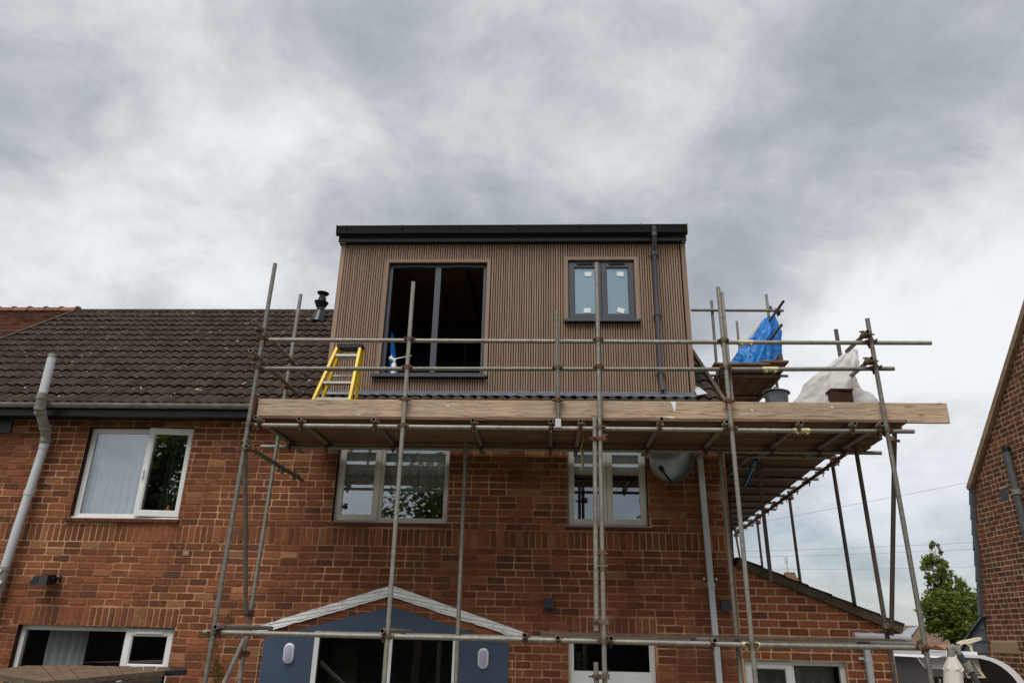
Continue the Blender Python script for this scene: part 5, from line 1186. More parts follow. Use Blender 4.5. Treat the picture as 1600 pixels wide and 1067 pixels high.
ax = Vector((-0.30, -0.95, 0.05)).normalized(); rD = 0.275
dm = MB(); prof = [(rD * k / 8, 0.10 * (k / 8) ** 2) for k in range(9)]
dm.lathe(prof + [(rD + 0.008, 0.10), (rD + 0.004, 0.088)] + [(rD * k / 8, 0.10 * (k / 8) ** 2 - 0.008) for k in range(8, -1, -1)], c, ax, 36); part('reflector', dm, M_DISH, L_, True)
part('bracket', MB().beam(c - ax * 0.02, (c.x, -0.004, c.z - 0.05), 0.05, 0.05), M_OLDGREY, L_)
lb = c + ax * 0.34 + Vector((-0.10, 0, -0.17)); part('feed_arm', MB().rings([c + Vector((-0.02, 0, -0.28)) + ax * 0.08, lb + Vector((0.03, 0.0, -0.05)), lb], [0.014] * 3, 10), M_BLACKPVC, L_, True); part('receiver', MB().lathe([(0.0, -0.05), (0.03, -0.05), (0.034, 0.02), (0.0, 0.03)], lb, -ax, 12), M_BLACKPVC, L_, True)
c0, c1 = at(910, 676, -1.5), at(908, 736, -1.5); cd = MB(); cd.rings([c0.lerp(c1, k / 8) + Vector((0.012 * math.sin(k * 1.3), 0.01 * math.cos(k), 0)) for k in range(9)], [0.006] * 9, 6); tag(cd.build('cord', M_ROPE, None, True), 'thin yellow cord hanging below the deck in front of the window', 'cord')

# ================================================================== THINGS ON THE SCAFFOLD AND IN THE OPENING
# stepladder
LD = thing('stepladder', 'yellow fibreglass stepladder with aluminium treads standing on the deck', 'stepladder', (-2.45, -1.2, zd))
zdk = zd + 0.02
fl0, fl1 = at(491, 624, -1.38), at(529, 541, -1.12); fr0, fr1 = at(547, 624, -1.38), at(564, 541, -1.12)
bl0, bl1 = at(504, 624, -0.88), at(533, 546, -1.06); br0, br1 = at(556, 624, -0.88), at(567, 546, -1.06)
def ext(a, b, z): return a + (b - a) * ((z - a.z) / (b.z - a.z))
fl0, fr0, bl0, br0 = (ext(q, p, zdk) for q, p in ((fl0, fl1), (fr0, fr1), (bl0, bl1), (br0, br1)))
def stile(p, q, w, h, n):
    mb = MB(); up = Vector((0, -1, 0.2)); mb.beam(p, q, 0.006 + w * 0.0 + 0.026, h, up); return part(n, mb, M_YELLOW, LD)
stile(fl0, fl1, 0.03, 0.07, 'front_stile'); stile(fr0, fr1, 0.03, 0.07, 'front_stile'); stile(bl0, bl1, 0.03, 0.05, 'rear_stile'); stile(br0, br1, 0.03, 0.05, 'rear_stile')
for p, q in ((fl0, fl1), (fr0, fr1), (bl0, bl1), (br0, br1)): d = (q - p).normalized(); part('foot', MB().beam(p - d * 0.0, p + d * 0.05, 0.036, 0.076, (0, -1, 0.2)), M_BLACKPVC, LD)
for py in (554, 578, 602, 630):
    k = (at(520, py, -1.2).z); a = ext(fl0, fl1, k); b = ext(fr0, fr1, k); tm = MB(); tm.beam(a + Vector((0.01, 0.02, 0)), b + Vector((-0.01, 0.02, 0)), 0.085, 0.026); part('tread', tm, M_ALU, LD)
for py in (563, 588, 613):
    k = (at(530, py, -0.95).z); a = ext(bl0, bl1, k); b = ext(br0, br1, k); tm = MB(); tm.beam(a, b, 0.035, 0.022); part('rear_rung', tm, M_ALU, LD)
part('top_cap', MB().beam((fl1 + bl1) / 2 + Vector((-0.02, 0, 0.0)), (fr1 + br1) / 2 + Vector((0.02, 0, 0.0)), 0.16, 0.05), M_BLACKPVC, LD)
for s0, s1 in ((fl1, bl1), (fr1, br1)):
    zk = at(520, 588, -1.2).z; a = ext(fl0, fl1, zk) if s0 is fl1 else ext(fr0, fr1, zk); b = ext(bl0, bl1, zk - 0.03) if s0 is fl1 else ext(br0, br1, zk - 0.03); part('spreader', MB().beam(a, b, 0.006, 0.025), M_ALU, LD)

def drape(ring_top, ring_bot, mat, name, folds, amp, seed, rows=16, mid=None):
    """cloth hanging from a small ring of points to a wide one, with folds that deepen downwards"""
    r = random.Random(seed); n = len(ring_top); P = []; ph = [r.uniform(0, 6.28) for _ in range(6)]
    N = n * 15; rows = rows * 2
    def smp(R_, t):
        x = t * n; i = int(x) % n; f = x - int(x); return R_[i].lerp(R_[(i + 1) % n], f)
    cen = sum(ring_bot, Vector()) / n
    for i in range(N):
        t = i / N; row = []
        for k in range(rows + 1):
            v = k / rows; a, b = smp(ring_top, t), smp(ring_bot, t); p = a.lerp(b, v)
            if mid: p += mid(t, v)
            o_ = (p - cen.lerp(a, 0.0)); o_.z = 0
            if o_.length > 1e-4: o_.normalize()
            f = amp * (0.25 + 0.75 * v) * (math.sin(2 * math.pi * folds * t + ph[0] + 1.3 * math.sin(3 * v + ph[1])) + 0.5 * math.sin(2 * math.pi * (folds * 2 + 1) * t + ph[2] + 2 * v)) * min(1, 6 * v + 0.2)
            tw_ = 6.2832 * t + 0.5 * math.sin(3 * v + ph[4])
            cr_ = sum((0.35 - abs(mnoise.noise(Vector((math.cos(tw_) * q_, math.sin(tw_) * q_, v * h_ + seed))))) * g_ for q_, h_, g_ in ((1.6, 0.9, 0.13), (3.6, 1.8, 0.075), (7.0, 6.0, 0.028)))
            row.append(p + o_ * (f + cr_ * min(1, 3 * v + 0.15)) + Vector((0, 0, 0.01 * math.sin(9 * t * 6.28 + ph[3]) * v)))
        P.append(row)
    P.append(P[0]); return MB().grid(P)
# white sheeting bundled round the end rail
Yw = -1.15
def rg_(pts): return [at(px, py, Y) for px, py, Y in pts]
tp = rg_([(1322, 548, Yw - 0.06), (1331, 545, Yw - 0.10), (1339, 546, Yw - 0.06), (1340, 548, Yw + 0.06), (1331, 547, Yw + 0.12), (1323, 550, Yw + 0.08)])
bt = rg_([(1243, 632, Yw - 0.10), (1300, 634, Yw - 0.38), (1354, 630, Yw - 0.15), (1356, 628, Yw + 0.25), (1305, 628, Yw + 0.45), (1248, 630, Yw + 0.30)])
def midw(t, v):
    s_ = math.sin(math.pi * v); x = t * 6
    if x < 1 or x > 5: return Vector((-0.025 * s_, 0, 0.02 * s_))
    if 1.5 < x < 3.5: return Vector((-0.11 * s_ + (0.05 if v > 0.8 else 0), 0, 0))
    return Vector((0, 0, 0))
wsh = drape(tp, bt, M_WHITET, 'w', 6, 0.050, 3, 26, midw); WS = wsh.build('white_sheeting', M_WHITET, None, 'all'); tag(WS, 'crumpled white plastic sheeting tied to the rail end above the long toe board', 'sheeting')
kt = MB(); ring(kt, at(1332, 549, Yw), (0.3, 0, 1), 0.07, 0.05, 14); 
# blue tarpaulin on the high platform
Yb = YH + 0.75
tp = rg_([(1195, 497, Yb - 0.05), (1202, 495, Yb - 0.08), (1210, 493, Yb - 0.03), (1211, 495, Yb + 0.08), (1203, 497, Yb + 0.12), (1197, 499, Yb + 0.08)])
bt = rg_([(1147, 573, Yb - 0.05), (1183, 575, Yb - 0.38), (1215, 573, Yb - 0.2), (1219, 570, Yb + 0.2), (1190, 570, Yb + 0.35), (1152, 571, Yb + 0.15)])
tag(drape(tp, bt, M_BLUET, 'b', 5, 0.05, 9, 20).build('blue_tarpaulin', M_BLUET, None, 'all'), 'bright blue tarpaulin hanging over the small high platform', 'tarpaulin')
a, b = at(1146, 566, Yb + 0.45), at(1187, 507, Yb + 0.25); tag(MB().tube(a, b, 0.05, 16).build('plastic_roll', M_WHITET, None, True), 'white plastic roll leaning against the blue tarpaulin', 'roll')
# brown box on the deck
Yx = -1.62; a, b = at(1295, 607, Yx), at(1332, 607, Yx); BX = thing('brown_box', 'dark brown box standing in front of the white sheeting', 'box', ((a.x + b.x) / 2, Yx, zdk))
hb = a.z - zdk; part('body', MB().add([(a.x - 0.02, Yx, zdk), (b.x, Yx + 0.02, zdk), (b.x + 0.02, Yx + 0.24, zdk), (a.x, Yx + 0.22, zdk), (a.x + 0.02, Yx, zdk + hb - 0.02), (b.x + 0.0, Yx + 0.02, zdk + hb - 0.02), (b.x + 0.02, Yx + 0.24, zdk + hb - 0.02), (a.x + 0.03, Yx + 0.22, zdk + hb - 0.02)], [(3, 2, 1, 0), (4, 5, 6, 7), (0, 1, 5, 4), (1, 2, 6, 5), (2, 3, 7, 6), (3, 0, 4, 7)]), M_BROWNBOX, BX)
part('lid', MB().box(a.x + 0.018, b.x + 0.004, Yx - 0.004, Yx + 0.235, zdk + hb - 0.018, zdk + hb + 0.002), M_BROWNBOX, BX)
# grey bucket with lid
c = at(1214, 627, -0.9); BK = thing('bucket', 'grey wrapped bucket with a lid behind the toe board below the blue tarpaulin', 'bucket', (c.x, -0.9, zdk))
zt2 = at(1214, 615, -0.9).z; part('pail', MB().lathe([(0.10, 0), (0.125, (zt2 - zdk) * 0.5), (0.122, (zt2 - zdk) * 0.52), (0.14, zt2 - zdk)], (c.x, -0.9, zdk), (0, 0, 1), 20), M_BUNDLE, BK, True)
part('lid', MB().lathe([(0.145, 0.0), (0.165, 0.004), (0.165, 0.016), (0.05, 0.03), (0.03, 0.06), (0.03, 0.085), (0.0, 0.09)], (c.x, -0.9, zt2), (0.08, 0, 1), 20), M_BUNDLE, BK, True)
part('strap', MB().lathe([(0.132, 0), (0.137, 0.01), (0.135, 0.02)], (c.x, -0.9, (zt2 + zdk) / 2 + 0.05), (0, 0, 1), 20), M_BLACKPVC, BK, True)
# foam gun on the sill and blue sheet in the opening
c = at(616, 574, DY + 0.0); FG = thing('foam_gun', 'white foam gun on a canister standing on the dormer window sill', 'tool', (c.x, DY - 0.03, DWL[2]))
yf = DY - 0.035; zb_ = DWL[2] + 0.001
part('canister', MB().lathe([(0.0, 0), (0.032, 0), (0.034, 0.01), (0.034, 0.14), (0.028, 0.155), (0.014, 0.165), (0.014, 0.18)], (c.x, yf, zb_), (0, 0, 1), 16), M_TOOL, FG, True)
part('gun_body', MB().rings([(c.x - 0.07, yf, zb_ + 0.235), (c.x - 0.03, yf, zb_ + 0.225), (c.x + 0.01, yf, zb_ + 0.205), (c.x, yf, zb_ + 0.18)], [0.03, 0.024, 0.022, 0.02], 12), M_TOOL, FG, True)
part('barrel', MB().rings([(c.x, yf, zb_ + 0.225), (c.x + 0.24, yf, zb_ + 0.275)], [0.007, 0.006], 8), M_TOOL, FG, True)
part('trigger', MB().rings([(c.x - 0.04, yf, zb_ + 0.24), (c.x - 0.045, yf, zb_ + 0.29)], [0.008, 0.005], 8), M_TOOL, FG, True)
P = []
for i in range(13):
    u = i / 12; row = []
    for k in range(14):
        v = k / 13; q0_ = at(602 + 14 * u, 515 + (v * 65), DY + 0.22); row.append((DWL[0] + 0.07 + 0.17 * u * (0.3 + 0.7 * v), DY + 0.20 + 0.04 * math.sin(u * 9 + v * 3), DWL[2] + 0.75 * (1 - v) * (1 - 0.15 * u)))
    P.append(row)
tag(MB().grid(P).build('dust_sheet', M_BLUET, None, 'all'), 'blue sheet hanging just inside the open dormer window', 'sheet')

# ================================================================== CARAVAN
YC = 1.2; CV = thing('caravan', 'black and white caravan parked between the extension and the neighbouring gable', 'caravan', (6, 4, 0))
cxl, cxr = 4.82, at(1604, 1067, YC).x + 0.05; ctz = at(1470, 1023, YC).z; rc_ = 0.55
def rrect(x0, x1, z0, z1, r_, n=10):
    pts = [(x0, z0), (x1, z0)]
    for k in range(n + 1): a = math.pi / 2 * k / n; pts.append((x1 - r_ + r_ * math.cos(a), z1 - r_ + r_ * math.sin(a)))
    for k in range(n + 1): a = math.pi / 2 + math.pi / 2 * k / n; pts.append((x0 + r_ + r_ * math.cos(a), z1 - r_ + r_ * math.sin(a)))
    return pts
part('body', MB().prism(rrect(cxl, cxr, 0.45, ctz, rc_), 'y', YC + 0.02, 7.2), M_CARWHITE, CV, True)
part('front_panel', MB().prism(rrect(cxl + 0.05, cxr - 0.105, 0.5, ctz - 0.03, rc_ - 0.03), 'y', YC, YC + 0.018), M_CARBLACK, CV, True)
def flat(px_pts, y, mat, name, th=0.01, par=CV): pl = [(at(px, py, y).x, at(px, py, y).z) for px, py in px_pts]; return part(name, MB().prism(pl, 'y', y, y + th), mat, par)
flat([(1385, 1023.5), (1432, 1026), (1441, 1038), (1450, 1055), (1454, 1080), (1385, 1080)], YC - 0.012, M_CARGREY, 'sky_reflection')  # sky reflection in the front glass, painted as a grey shape
flat([(1433, 1026), (1528, 1029.5), (1533, 1046), (1446, 1044), (1441, 1036)], YC - 0.012, M_CARSILV, 'silver_panel')
flat([(1446.3, 1044.6), (1533, 1046.6), (1538, 1058), (1451, 1056.5)], YC - 0.012, M_CARGREY, 'lower_band')
fp = flat([(1502, 1032), (1522, 1032.5), (1541, 1058.5), (1512, 1058.5)], YC - 0.026, M_CREAMPL, 'window_surround')
flat([(1506, 1035), (1520, 1035.5), (1534, 1055), (1512, 1055)], YC - 0.034, M_CARGREY, 'window_pane', 0.007, fp)
for k in range(4): flat([(1507 + k * 1.4, 1039 + k * 4), (1522 + k * 3, 1039 + k * 4), (1522.6 + k * 3, 1040 + k * 4), (1507 + k * 1.4, 1040 + k * 4)], YC - 0.040, M_CARSILV, 'louvre', 0.005, fp)
a, b = at(1385, 1017.5, YC - 0.06), at(1537, 1025.5, YC - 0.06); part('roof_rail', MB().beam(a, b, 0.12, 0.035), M_CARWHITE, CV)
part('roof_top', MB().box(cxl + rc_, at(1506, 1020, YC + 0.5).x, YC + 0.15, 6.5, ctz - 0.02, ctz + 0.05), M_CARWHITE, CV)
# what is left in view of the lettering on the nose
def stroke(pts, nm='lettering'):
    mb = MB(); q = [at(px, py, YC - 0.016) for px, py in pts]
    for a, b in zip(q[:-1], q[1:]): mb.beam(a, b, 0.006, 0.010, (0, 1, 0))
    part(nm, mb, M_LETTER, CV)
stroke([(1518.4, 1061.0), (1521, 1063.2), (1524, 1060.8)]); stroke([(1521, 1063.2), (1520.4, 1066)]); stroke([(1466.5, 1060), (1469.5, 1061.5), (1467.5, 1064.5), (1470, 1066)])
# aerial on its roof
AE = thing('caravan_aerial', 'cream wing-shaped television aerial on top of the caravan', 'aerial', (at(1520, 1021, 1.7).x, 1.7, ctz)); ya = 1.7
flatp = [at(*p, ya) for p in ((1495.5, 1003.5), (1503, 1000.5), (1530, 995), (1532, 997), (1531, 999), (1514, 1005), (1497, 1006))]
part('wing', MB().prism([(p.x, p.z) for p in flatp], 'y', ya - 0.04, ya + 0.04), M_CREAMPL, AE); part('mast', MB().rings([at(1513, 1004, ya), at(1517, 1010, ya), at(1520, 1024, ya)], [0.03, 0.02, 0.018], 10), M_CREAMPL, AE, True)
part('knuckle', MB().rings([at(1514, 1004, ya), at(1519, 1009, ya)], [0.035, 0.02], 10), M_OLDGREY, AE, True)

# ================================================================== PARASOL
YP = -0.8; PS = thing('parasol', 'closed cream parasol on a slanted grey arm in front of the caravan', 'parasol', (at(1500, 1067, YP).x, YP, 0))
def tier(px0, py0, w0, py1, w1, seed, nfold=7, pz=None, low=False):
    r = random.Random(seed); P = []; N = 42; c0 = at(px0, py0, YP); c1 = at(px0 + 3, py1, YP); s_ = (at(px0 + 10, py0, YP).x - at(px0, py0, YP).x) / 10
    for i in range(N + 1):
        a = 2 * math.pi * i / N; row = []
        for k in range(10):
            v = k / 9; c_ = c0.lerp(c1, v); rad = (w0 + (w1 - w0) * v ** 0.8) * s_ / 2; f = 1 + ((0.20 if low else 0.07) * v) * math.sin(nfold * a + 0.6 * math.sin(2 * a)); row.append(c_ + Vector((rad * f * math.cos(a), 0.8 * rad * f * math.sin(a), 0.016 * v ** 3 * math.sin(nfold * a))))
        P.append(row)
    return MB().grid(P)
part('canopy', tier(1489, 1042, 29, 1190, 30, 2, 8, None, True), M_CREAMC, PS, 'all'); part('vent_tier', tier(1487, 1024, 10, 1047, 31, 3, 7), M_CREAMC, PS, 'all')
part('crown', MB().rings([at(1486, 1026, YP), at(1486, 1014, YP)], [0.035, 0.04], 12), M_OLDGREY, PS, True)
part('arm', MB().rings([at(1493, 1012, YP), at(1518, 1050, YP), at(1530, 1072, YP), at(1600, 1200, YP) + Vector((0, 0, -0.2))], [0.032, 0.032, 0.03, 0.03], 12), M_ANTHRA, PS, True)
part('elbow', MB().rings([at(1480, 1013, YP), at(1489, 1010.5, YP), at(1494, 1013, YP), at(1499, 1021, YP)], [0.02, 0.035, 0.038, 0.034], 12), M_OLDGREY, PS, True)
part('slider', MB().rings([at(1508, 1034, YP), at(1516, 1048, YP)], [0.045, 0.045], 12), M_OLDGREY, PS, True)
part('base', MB().box(at(1500, 1067, YP).x - 0.5, at(1500, 1067, YP).x + 0.8, YP - 0.45, YP + 0.45, 0.03, 0.12), M_STONE, PS)

# ================================================================== TREES, BACKGROUND
def leafy(blobs, n, size, seed, gaps=0.0):
    """leaf-sized folded quads spread in clumps through ellipsoid volumes"""
    r = random.Random(seed); mb = MB(); vols = [b[1][0] * b[1][1] * b[1][2] for b in blobs]; tot = sum(vols); V = []; F = []
    for (c, rad), vol in zip(blobs, vols):
        c = Vector(c); m = max(12, int(n * vol / tot)); clumps = []
        for _ in range(max(8, m // 34)):
            while True:
                d = Vector((r.uniform(-1, 1), r.uniform(-1, 1), r.uniform(-1, 1)))
                if d.length < 1 and d.length > 0.35 * r.random(): break
            clumps.append(d)
        for _ in range(m):
            d = r.choice(clumps) + Vector((r.gauss(0, 0.14), r.gauss(0, 0.14), r.gauss(0, 0.14)))
            p = c + Vector((d.x * rad[0], d.y * rad[1], d.z * rad[2])); s_ = size * r.uniform(0.6, 1.3)
            a = Vector((r.gauss(0, 1), r.gauss(0, 1), r.gauss(0, 0.6))).normalized(); b = a.cross(Vector((r.gauss(0, 1), r.gauss(0, 1), r.gauss(0, 1)))).normalized(); nn = a.cross(b)
            i = len(V); V += [p - a * s_, p - b * s_ * 0.45 + nn * s_ * 0.15, p + a * s_, p + b * s_ * 0.45 + nn * s_ * 0.15]; F += [(i, i + 1, i + 2), (i, i + 2, i + 3)]
    return mb.add(V, F)
def tree(label, base, blobs, n, size, seed, mat, tr=0.12, cat='tree', name='garden_tree', top=None):
    T = thing(name, label, cat, base); mb = MB(); base = Vector(base); top = Vector(top or blobs[0][0])
    mid = base.lerp(top, 0.5) + Vector((0.1, 0, 0)); mb.rings([base, mid, top], [tr, tr * 0.7, tr * 0.25], 10)
    r = random.Random(seed)
    for c, rad in blobs:
        for k in range(4):
            s0 = base.lerp(top, r.uniform(0.35, 0.8)); e_ = Vector(c) + Vector((r.uniform(-.6, .6) * rad[0], r.uniform(-.6, .6) * rad[1], r.uniform(-.3, .6) * rad[2])); mb.rings([s0, s0.lerp(e_, 0.5) + Vector((0, 0, 0.1)), e_], [tr * 0.35, tr * 0.22, tr * 0.08], 6)
    part('trunk', mb, M_BARK, T, True); part('crown', leafy(blobs, n, size, seed), mat, T); return T
Yt = 26.0; px2m = (at(1490, 930, Yt) - at(1480, 930, Yt)).x / 10
def bl_(px, py, rx, rz, ry=None): c = at(px, py, Yt); return (c, (rx * px2m, (ry or rx) * px2m, rz * px2m * 0.97))
tree('tall green leafy tree standing between the scaffold and the neighbouring gable', (at(1488, 1000, Yt).x, Yt, 0),
     [bl_(1460, 858, 9, 16), bl_(1458, 882, 18, 16), bl_(1452, 905, 9, 10), bl_(1470, 915, 18, 22), bl_(1498, 905, 7, 14), bl_(1475, 950, 34, 30), bl_(1505, 945, 24, 34), bl_(1485, 978, 34, 20), bl_(1446, 888, 8, 7), bl_(1480, 892, 10, 12)], 13000, 0.09, 5, M_LEAF, 0.10, top=at(1470, 900, Yt))
# far bungalow with rooflight, seen over the caravan
Yf = 34.0; FB = thing('far_bungalow', 'brown hipped roof of a far bungalow seen above the caravan', 'house', (at(1450, 1000, Yf).x, Yf + 4, 0))
ra, rb, ea, eb = at(1395, 984, Yf + 4), at(1462, 977.5, Yf + 4), at(1380, 1017, Yf), at(1530, 1019, Yf)
zE = ea.z - 0.3
part('wall', MB().box(ea.x + 0.4, eb.x - 0.4, Yf + 0.4, Yf + 7.6, 0, zE), M_FARBRICK, FB)
FR = part('roof', MB().add([(ea.x, Yf, zE), (eb.x, Yf, zE), (eb.x, Yf + 8, zE), (ea.x, Yf + 8, zE), (ra.x - 3, Yf + 4, rb.z), (rb.x, Yf + 4, rb.z)], [(0, 1, 5, 4), (1, 2, 5), (2, 3, 4, 5), (3, 0, 4), (3, 2, 1, 0)]), M_FARROOF, FB)
n_ = (Vector((eb.x - ea.x, 0, 0)).cross(Vector((0, 4, rb.z - zE)))).normalized()
rl = []
for px, py in ((1402, 997), (1418, 984.5), (1435, 981), (1424, 996)):
    d_ = ray(px, py); rl.append(CAMP + d_ * ((Vector((ea.x, Yf, zE)) - CAMP).dot(n_) / d_.dot(n_)) + n_ * 0.05)
part('rooflight', MB().add(rl + [v + n_ * 0.08 for v in rl], [(0, 1, 2, 3), (7, 6, 5, 4), (0, 4, 5, 1), (1, 5, 6, 2), (2, 6, 7, 3), (3, 7, 4, 0)]), M_GLAZE, FR)
# brick garden wall with a small red roof, by the hedge
c0, c1 = at(1478, 1012, 20), at(1502, 1012, 20); GWL = thing('garden_outbuilding', 'small orange brick outbuilding below the tree', 'outbuilding', ((c0.x + c1.x) / 2, 20, 0))
part('wall', MB().box(c0.x, c1.x + 0.1, 20, 21, 0, c0.z - 0.05), M_FARBRICK, GWL); part('roof', MB().prism([(19.8, c0.z - 0.05), (21.2, c0.z - 0.05), (20.5, c0.z + 0.1)], 'x', c0.x - 0.1, c1.x + 0.2), M_FARBRICK, GWL)
hd = leafy([((at(1450, 1020, 18).x, 18, 1.2), (1.6, 0.6, 1.15)), ((at(1420, 1020, 18).x - 0.5, 18, 1.1), (1.3, 0.6, 1.0))], 1800, 0.12, 8); H_ = thing('hedge', 'low green hedge behind the caravan roof', 'hedge', (at(1450, 1020, 18).x, 18, 0)); part('leaves', hd, M_LEAFD, H_)
# far chimney with aerial, above the lean-to verge
Yk = 27.0; cl_, cr_ = at(1226, 905, Yk), at(1247, 905, Yk); zt3 = at(1236, 903, Yk).z
FC = thing('far_house', 'far house whose orange ridge and round chimney pot show above the lean-to verge', 'house', (cl_.x, Yk + 3, 0))
rz_ = at(1246, 909, Yk).z
part('wall', MB().box(cl_.x - 4.5, cr_.x + 0.0, Yk - 3, Yk + 3.5, 0, rz_ - 2), M_FARBRICK, FC); part('roof', MB().prism([(Yk - 3.4, rz_ - 2.1), (Yk + 3.9, rz_ - 2.1), (Yk + 0.2, rz_ - 0.1)], 'x', cl_.x - 4.8, cr_.x + 0.15), M_RTILE, FC)
CH = part('chimney', MB().box(cl_.x + 0.05, cr_.x, Yk - 0.3, Yk + 0.5, rz_ - 1, zt3 + 0.02), M_FARBRICK, FC); part('chimney_pot', MB().lathe([(0.30, 0), (0.27, 0.1), (0.25, 0.22), (0.20, 0.24), (0.0, 0.25)], ((cl_.x + cr_.x) / 2 - 0.05, Yk, zt3 + 0.02), (0, 0, 1), 16), M_FARROOF, CH, True)
a, b = at(1232, 900, Yk), at(1228, 871, Yk); AE2 = thing('roof_aerial', 'thin television aerial on the far chimney', 'aerial', tuple(a)); part('mast', MB().rings([a, b], [0.02, 0.015], 6), M_OLDGREY, AE2)
for k in range(4): q = b + Vector((0, 0, -0.08 * k)); part('element', MB().rings([q - Vector((0.12, 0, 0.03)), q + Vector((0.10, 0, 0.03))], [0.012, 0.012], 5), M_OLDGREY, AE2)
# overhead cables
def cable(p, q, Y, sag, label):
    a, b = at(*p, Y), at(*q, Y); b.y = Y - 2; pts = [a.lerp(b, k / 20) - Vector((0, 0, sag * 4 * (k / 20) * (1 - k / 20))) for k in range(21)]
    tag(MB().rings(pts, [0.005] * 21, 6).build('overhead_cable', M_CABLE, None, True), label, 'cable')
cable((1120, 828), (1560, 752), 16, 0.02, 'single overhead cable rising towards the neighbouring eaves')
cable((1120, 862), (1560, 852), 20, 0.05, 'upper of the two near-level cables behind the tree top'); cable((1120, 871), (1560, 862), 20, 0.05, 'lower of the two near-level cables behind the tree top'); cable((1120, 889), (1560, 890), 24, 0.05, 'lowest overhead cable just above the lean-to verge')
# ================================================================== SHED (bottom left corner)
SH = thing('garden_shed', 'old garden shed with a worn boarded roof below the kitchen window', 'shed', (-5.5, -1.2, 0))
A_, B_, C_, D_, E_ = at(45, 1038.5, -0.35), at(266, 1041, -0.35), at(258, 1048, -1.25), at(70, 1065, -2.0), at(-30, 1049, -1.75)
n = 11
for k in range(n):
    u0, u1 = k / n, (k + 1) / n - 0.006; f0, f1 = A_.lerp(B_, u0), A_.lerp(B_, u1); g0, g1 = D_.lerp(C_, u0), D_.lerp(C_, u1); th = Vector((0, 0, 0.022)); up_ = Vector((0, 0, rnd.uniform(-0.004, 0.006)))
    part('roof_board', MB().add([f0 + up_, f1 + up_, g1 + up_, g0 + up_, f0 - th, f1 - th, g1 - th, g0 - th], [(0, 1, 2, 3), (7, 6, 5, 4), (0, 4, 5, 1), (1, 5, 6, 2), (2, 6, 7, 3), (3, 7, 4, 0)]), M_FELT, SH)
th = Vector((0, 0, 0.022)); part('roof_board', MB().add([A_, D_, E_, A_ - th, D_ - th, E_ - th], [(0, 1, 2), (5, 4, 3), (0, 3, 4, 1), (1, 4, 5, 2), (2, 5, 3, 0)]), M_FELT, SH)
for p, q in ((D_, C_), (E_, D_), (C_, B_)): part('edge_board', MB().beam(p + Vector((0, -0.02, -0.022)), q + Vector((0, -0.02, -0.022)), 0.03, 0.055), M_OLDBOARD, SH)
part('edge_board', MB().beam(D_ + Vector((0.1, -0.05, -0.075)), C_ + Vector((0, -0.05, -0.075)), 0.03, 0.04), M_OLDBOARD, SH)
fl_ = [B_ + Vector((-0.03, 0, 0.01)), B_ + Vector((0.16, 0, -0.0)), C_ + Vector((0.24, 0, 0.02)), C_ + Vector((0.02, 0, 0.0))]
part('felt_flap', MB().add(fl_ + [v - Vector((0, 0, 0.05)) for v in fl_], [(0, 1, 2, 3), (7, 6, 5, 4), (0, 4, 5, 1), (1, 5, 6, 2), (2, 6, 7, 3), (3, 7, 4, 0)]), M_BLACKPVC, SH)
zs_ = D_.z - 0.12
part('wall', MB().prism([(A_.x + 0.1, -0.5), (B_.x - 0.12, -0.5), (C_.x - 0.12, -1.1), (D_.x + 0.15, -1.85), (E_.x + 0.1, -1.6)], 'z', 0.03, zs_), M_REDWALL, SH)
for px in (238,): c = at(px, 1060, -1.3); part('post', MB().box(c.x - 0.05, c.x + 0.06, -1.32, -1.22, 0.03, C_.z - 0.06), m_simple('teal_paint', srgb(92, 118, 120), 0.8), SH)
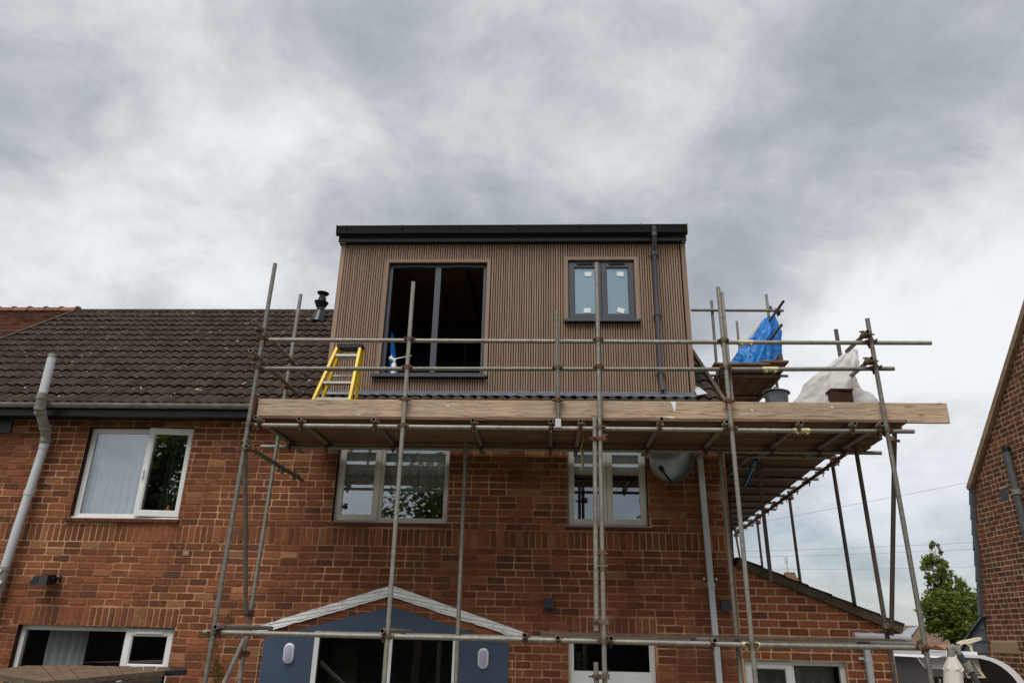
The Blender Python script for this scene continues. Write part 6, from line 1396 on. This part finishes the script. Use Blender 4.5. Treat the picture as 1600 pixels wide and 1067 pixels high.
# weeds in the brickwork by the scaffold foot
WD = thing('wall_weeds', 'straggly weeds growing from the brickwork beside the left scaffold pole', 'plant', (at(340, 1000).x, 0, 2.2))
for px, py, h_, nn in ((336, 995, 0.30, 26), (352, 975, 0.14, 14), (342, 1052, 0.28, 34), (330, 1040, 0.2, 14)):
    c = at(px, py, -0.05); mb = MB(); r = random.Random(px)
    for k in range(nn):
        b0 = c + Vector((r.uniform(-0.06, 0.06), 0.02, r.uniform(-h_, h_) * 0.5)); d = Vector((r.gauss(0, 0.5), -abs(r.gauss(0.4, 0.3)), r.gauss(0.5, 0.5))).normalized(); L_ = r.uniform(0.04, 0.11); s_ = d.cross(Vector((0, 1, 0.2))).normalized() * L_ * 0.16
        mb.add([b0, b0 + d * L_ * 0.5 + s_, b0 + d * L_ - Vector((0, 0, 0.01)), b0 + d * L_ * 0.5 - s_], [(0, 1, 2, 3)])
    part('tuft', mb, M_WEED, WD)
# ================================================================== GARDEN BEHIND THE VIEWER (seen mirrored in the glass)
tree('garden tree mirrored in the glass of the middle upstairs window', (-4.9, -20, 0), [((-4.9, -20, 6.2), (1.7, 1.7, 2.6)), ((-5.6, -20, 5.0), (1.6, 1.5, 1.8)), ((-4.4, -20.3, 8.0), (1.0, 1.0, 1.3))], 4200, 0.16, 41, M_LEAFD, 0.16)
tree('garden tree mirrored in the glass of the upstairs window over the back door', (5.0, -21, 0), [((5.2, -21, 6.0), (1.4, 1.5, 3.0)), ((5.6, -21, 4.4), (1.8, 1.7, 2.0))], 3600, 0.16, 43, M_LEAFD, 0.16)
tree('garden tree mirrored in the open sash of the far upstairs window', (-11.3, -20, 0), [((-11.3, -20, 6.8), (1.7, 1.6, 3.2)), ((-11.6, -20, 4.8), (1.9, 1.7, 2.0))], 6000, 0.2, 47, M_LEAFD, 0.16)
HB = thing('boundary_hedge', 'dark boundary hedge mirrored in the ground-floor glass', 'hedge', (0, -24, 0)); part('leaves', leafy([((x, -24 + 0.4 * math.sin(x), 1.6), (2.2, 0.9, 1.9 + 0.3 * math.sin(x * 1.7))) for x in range(-22, 23, 3)], 16000, 0.17, 77), M_HEDGE, HB); part('stems', MB().box(-23, 23, -24.3, -23.8, 0, 2.9), M_HEDGE, HB)
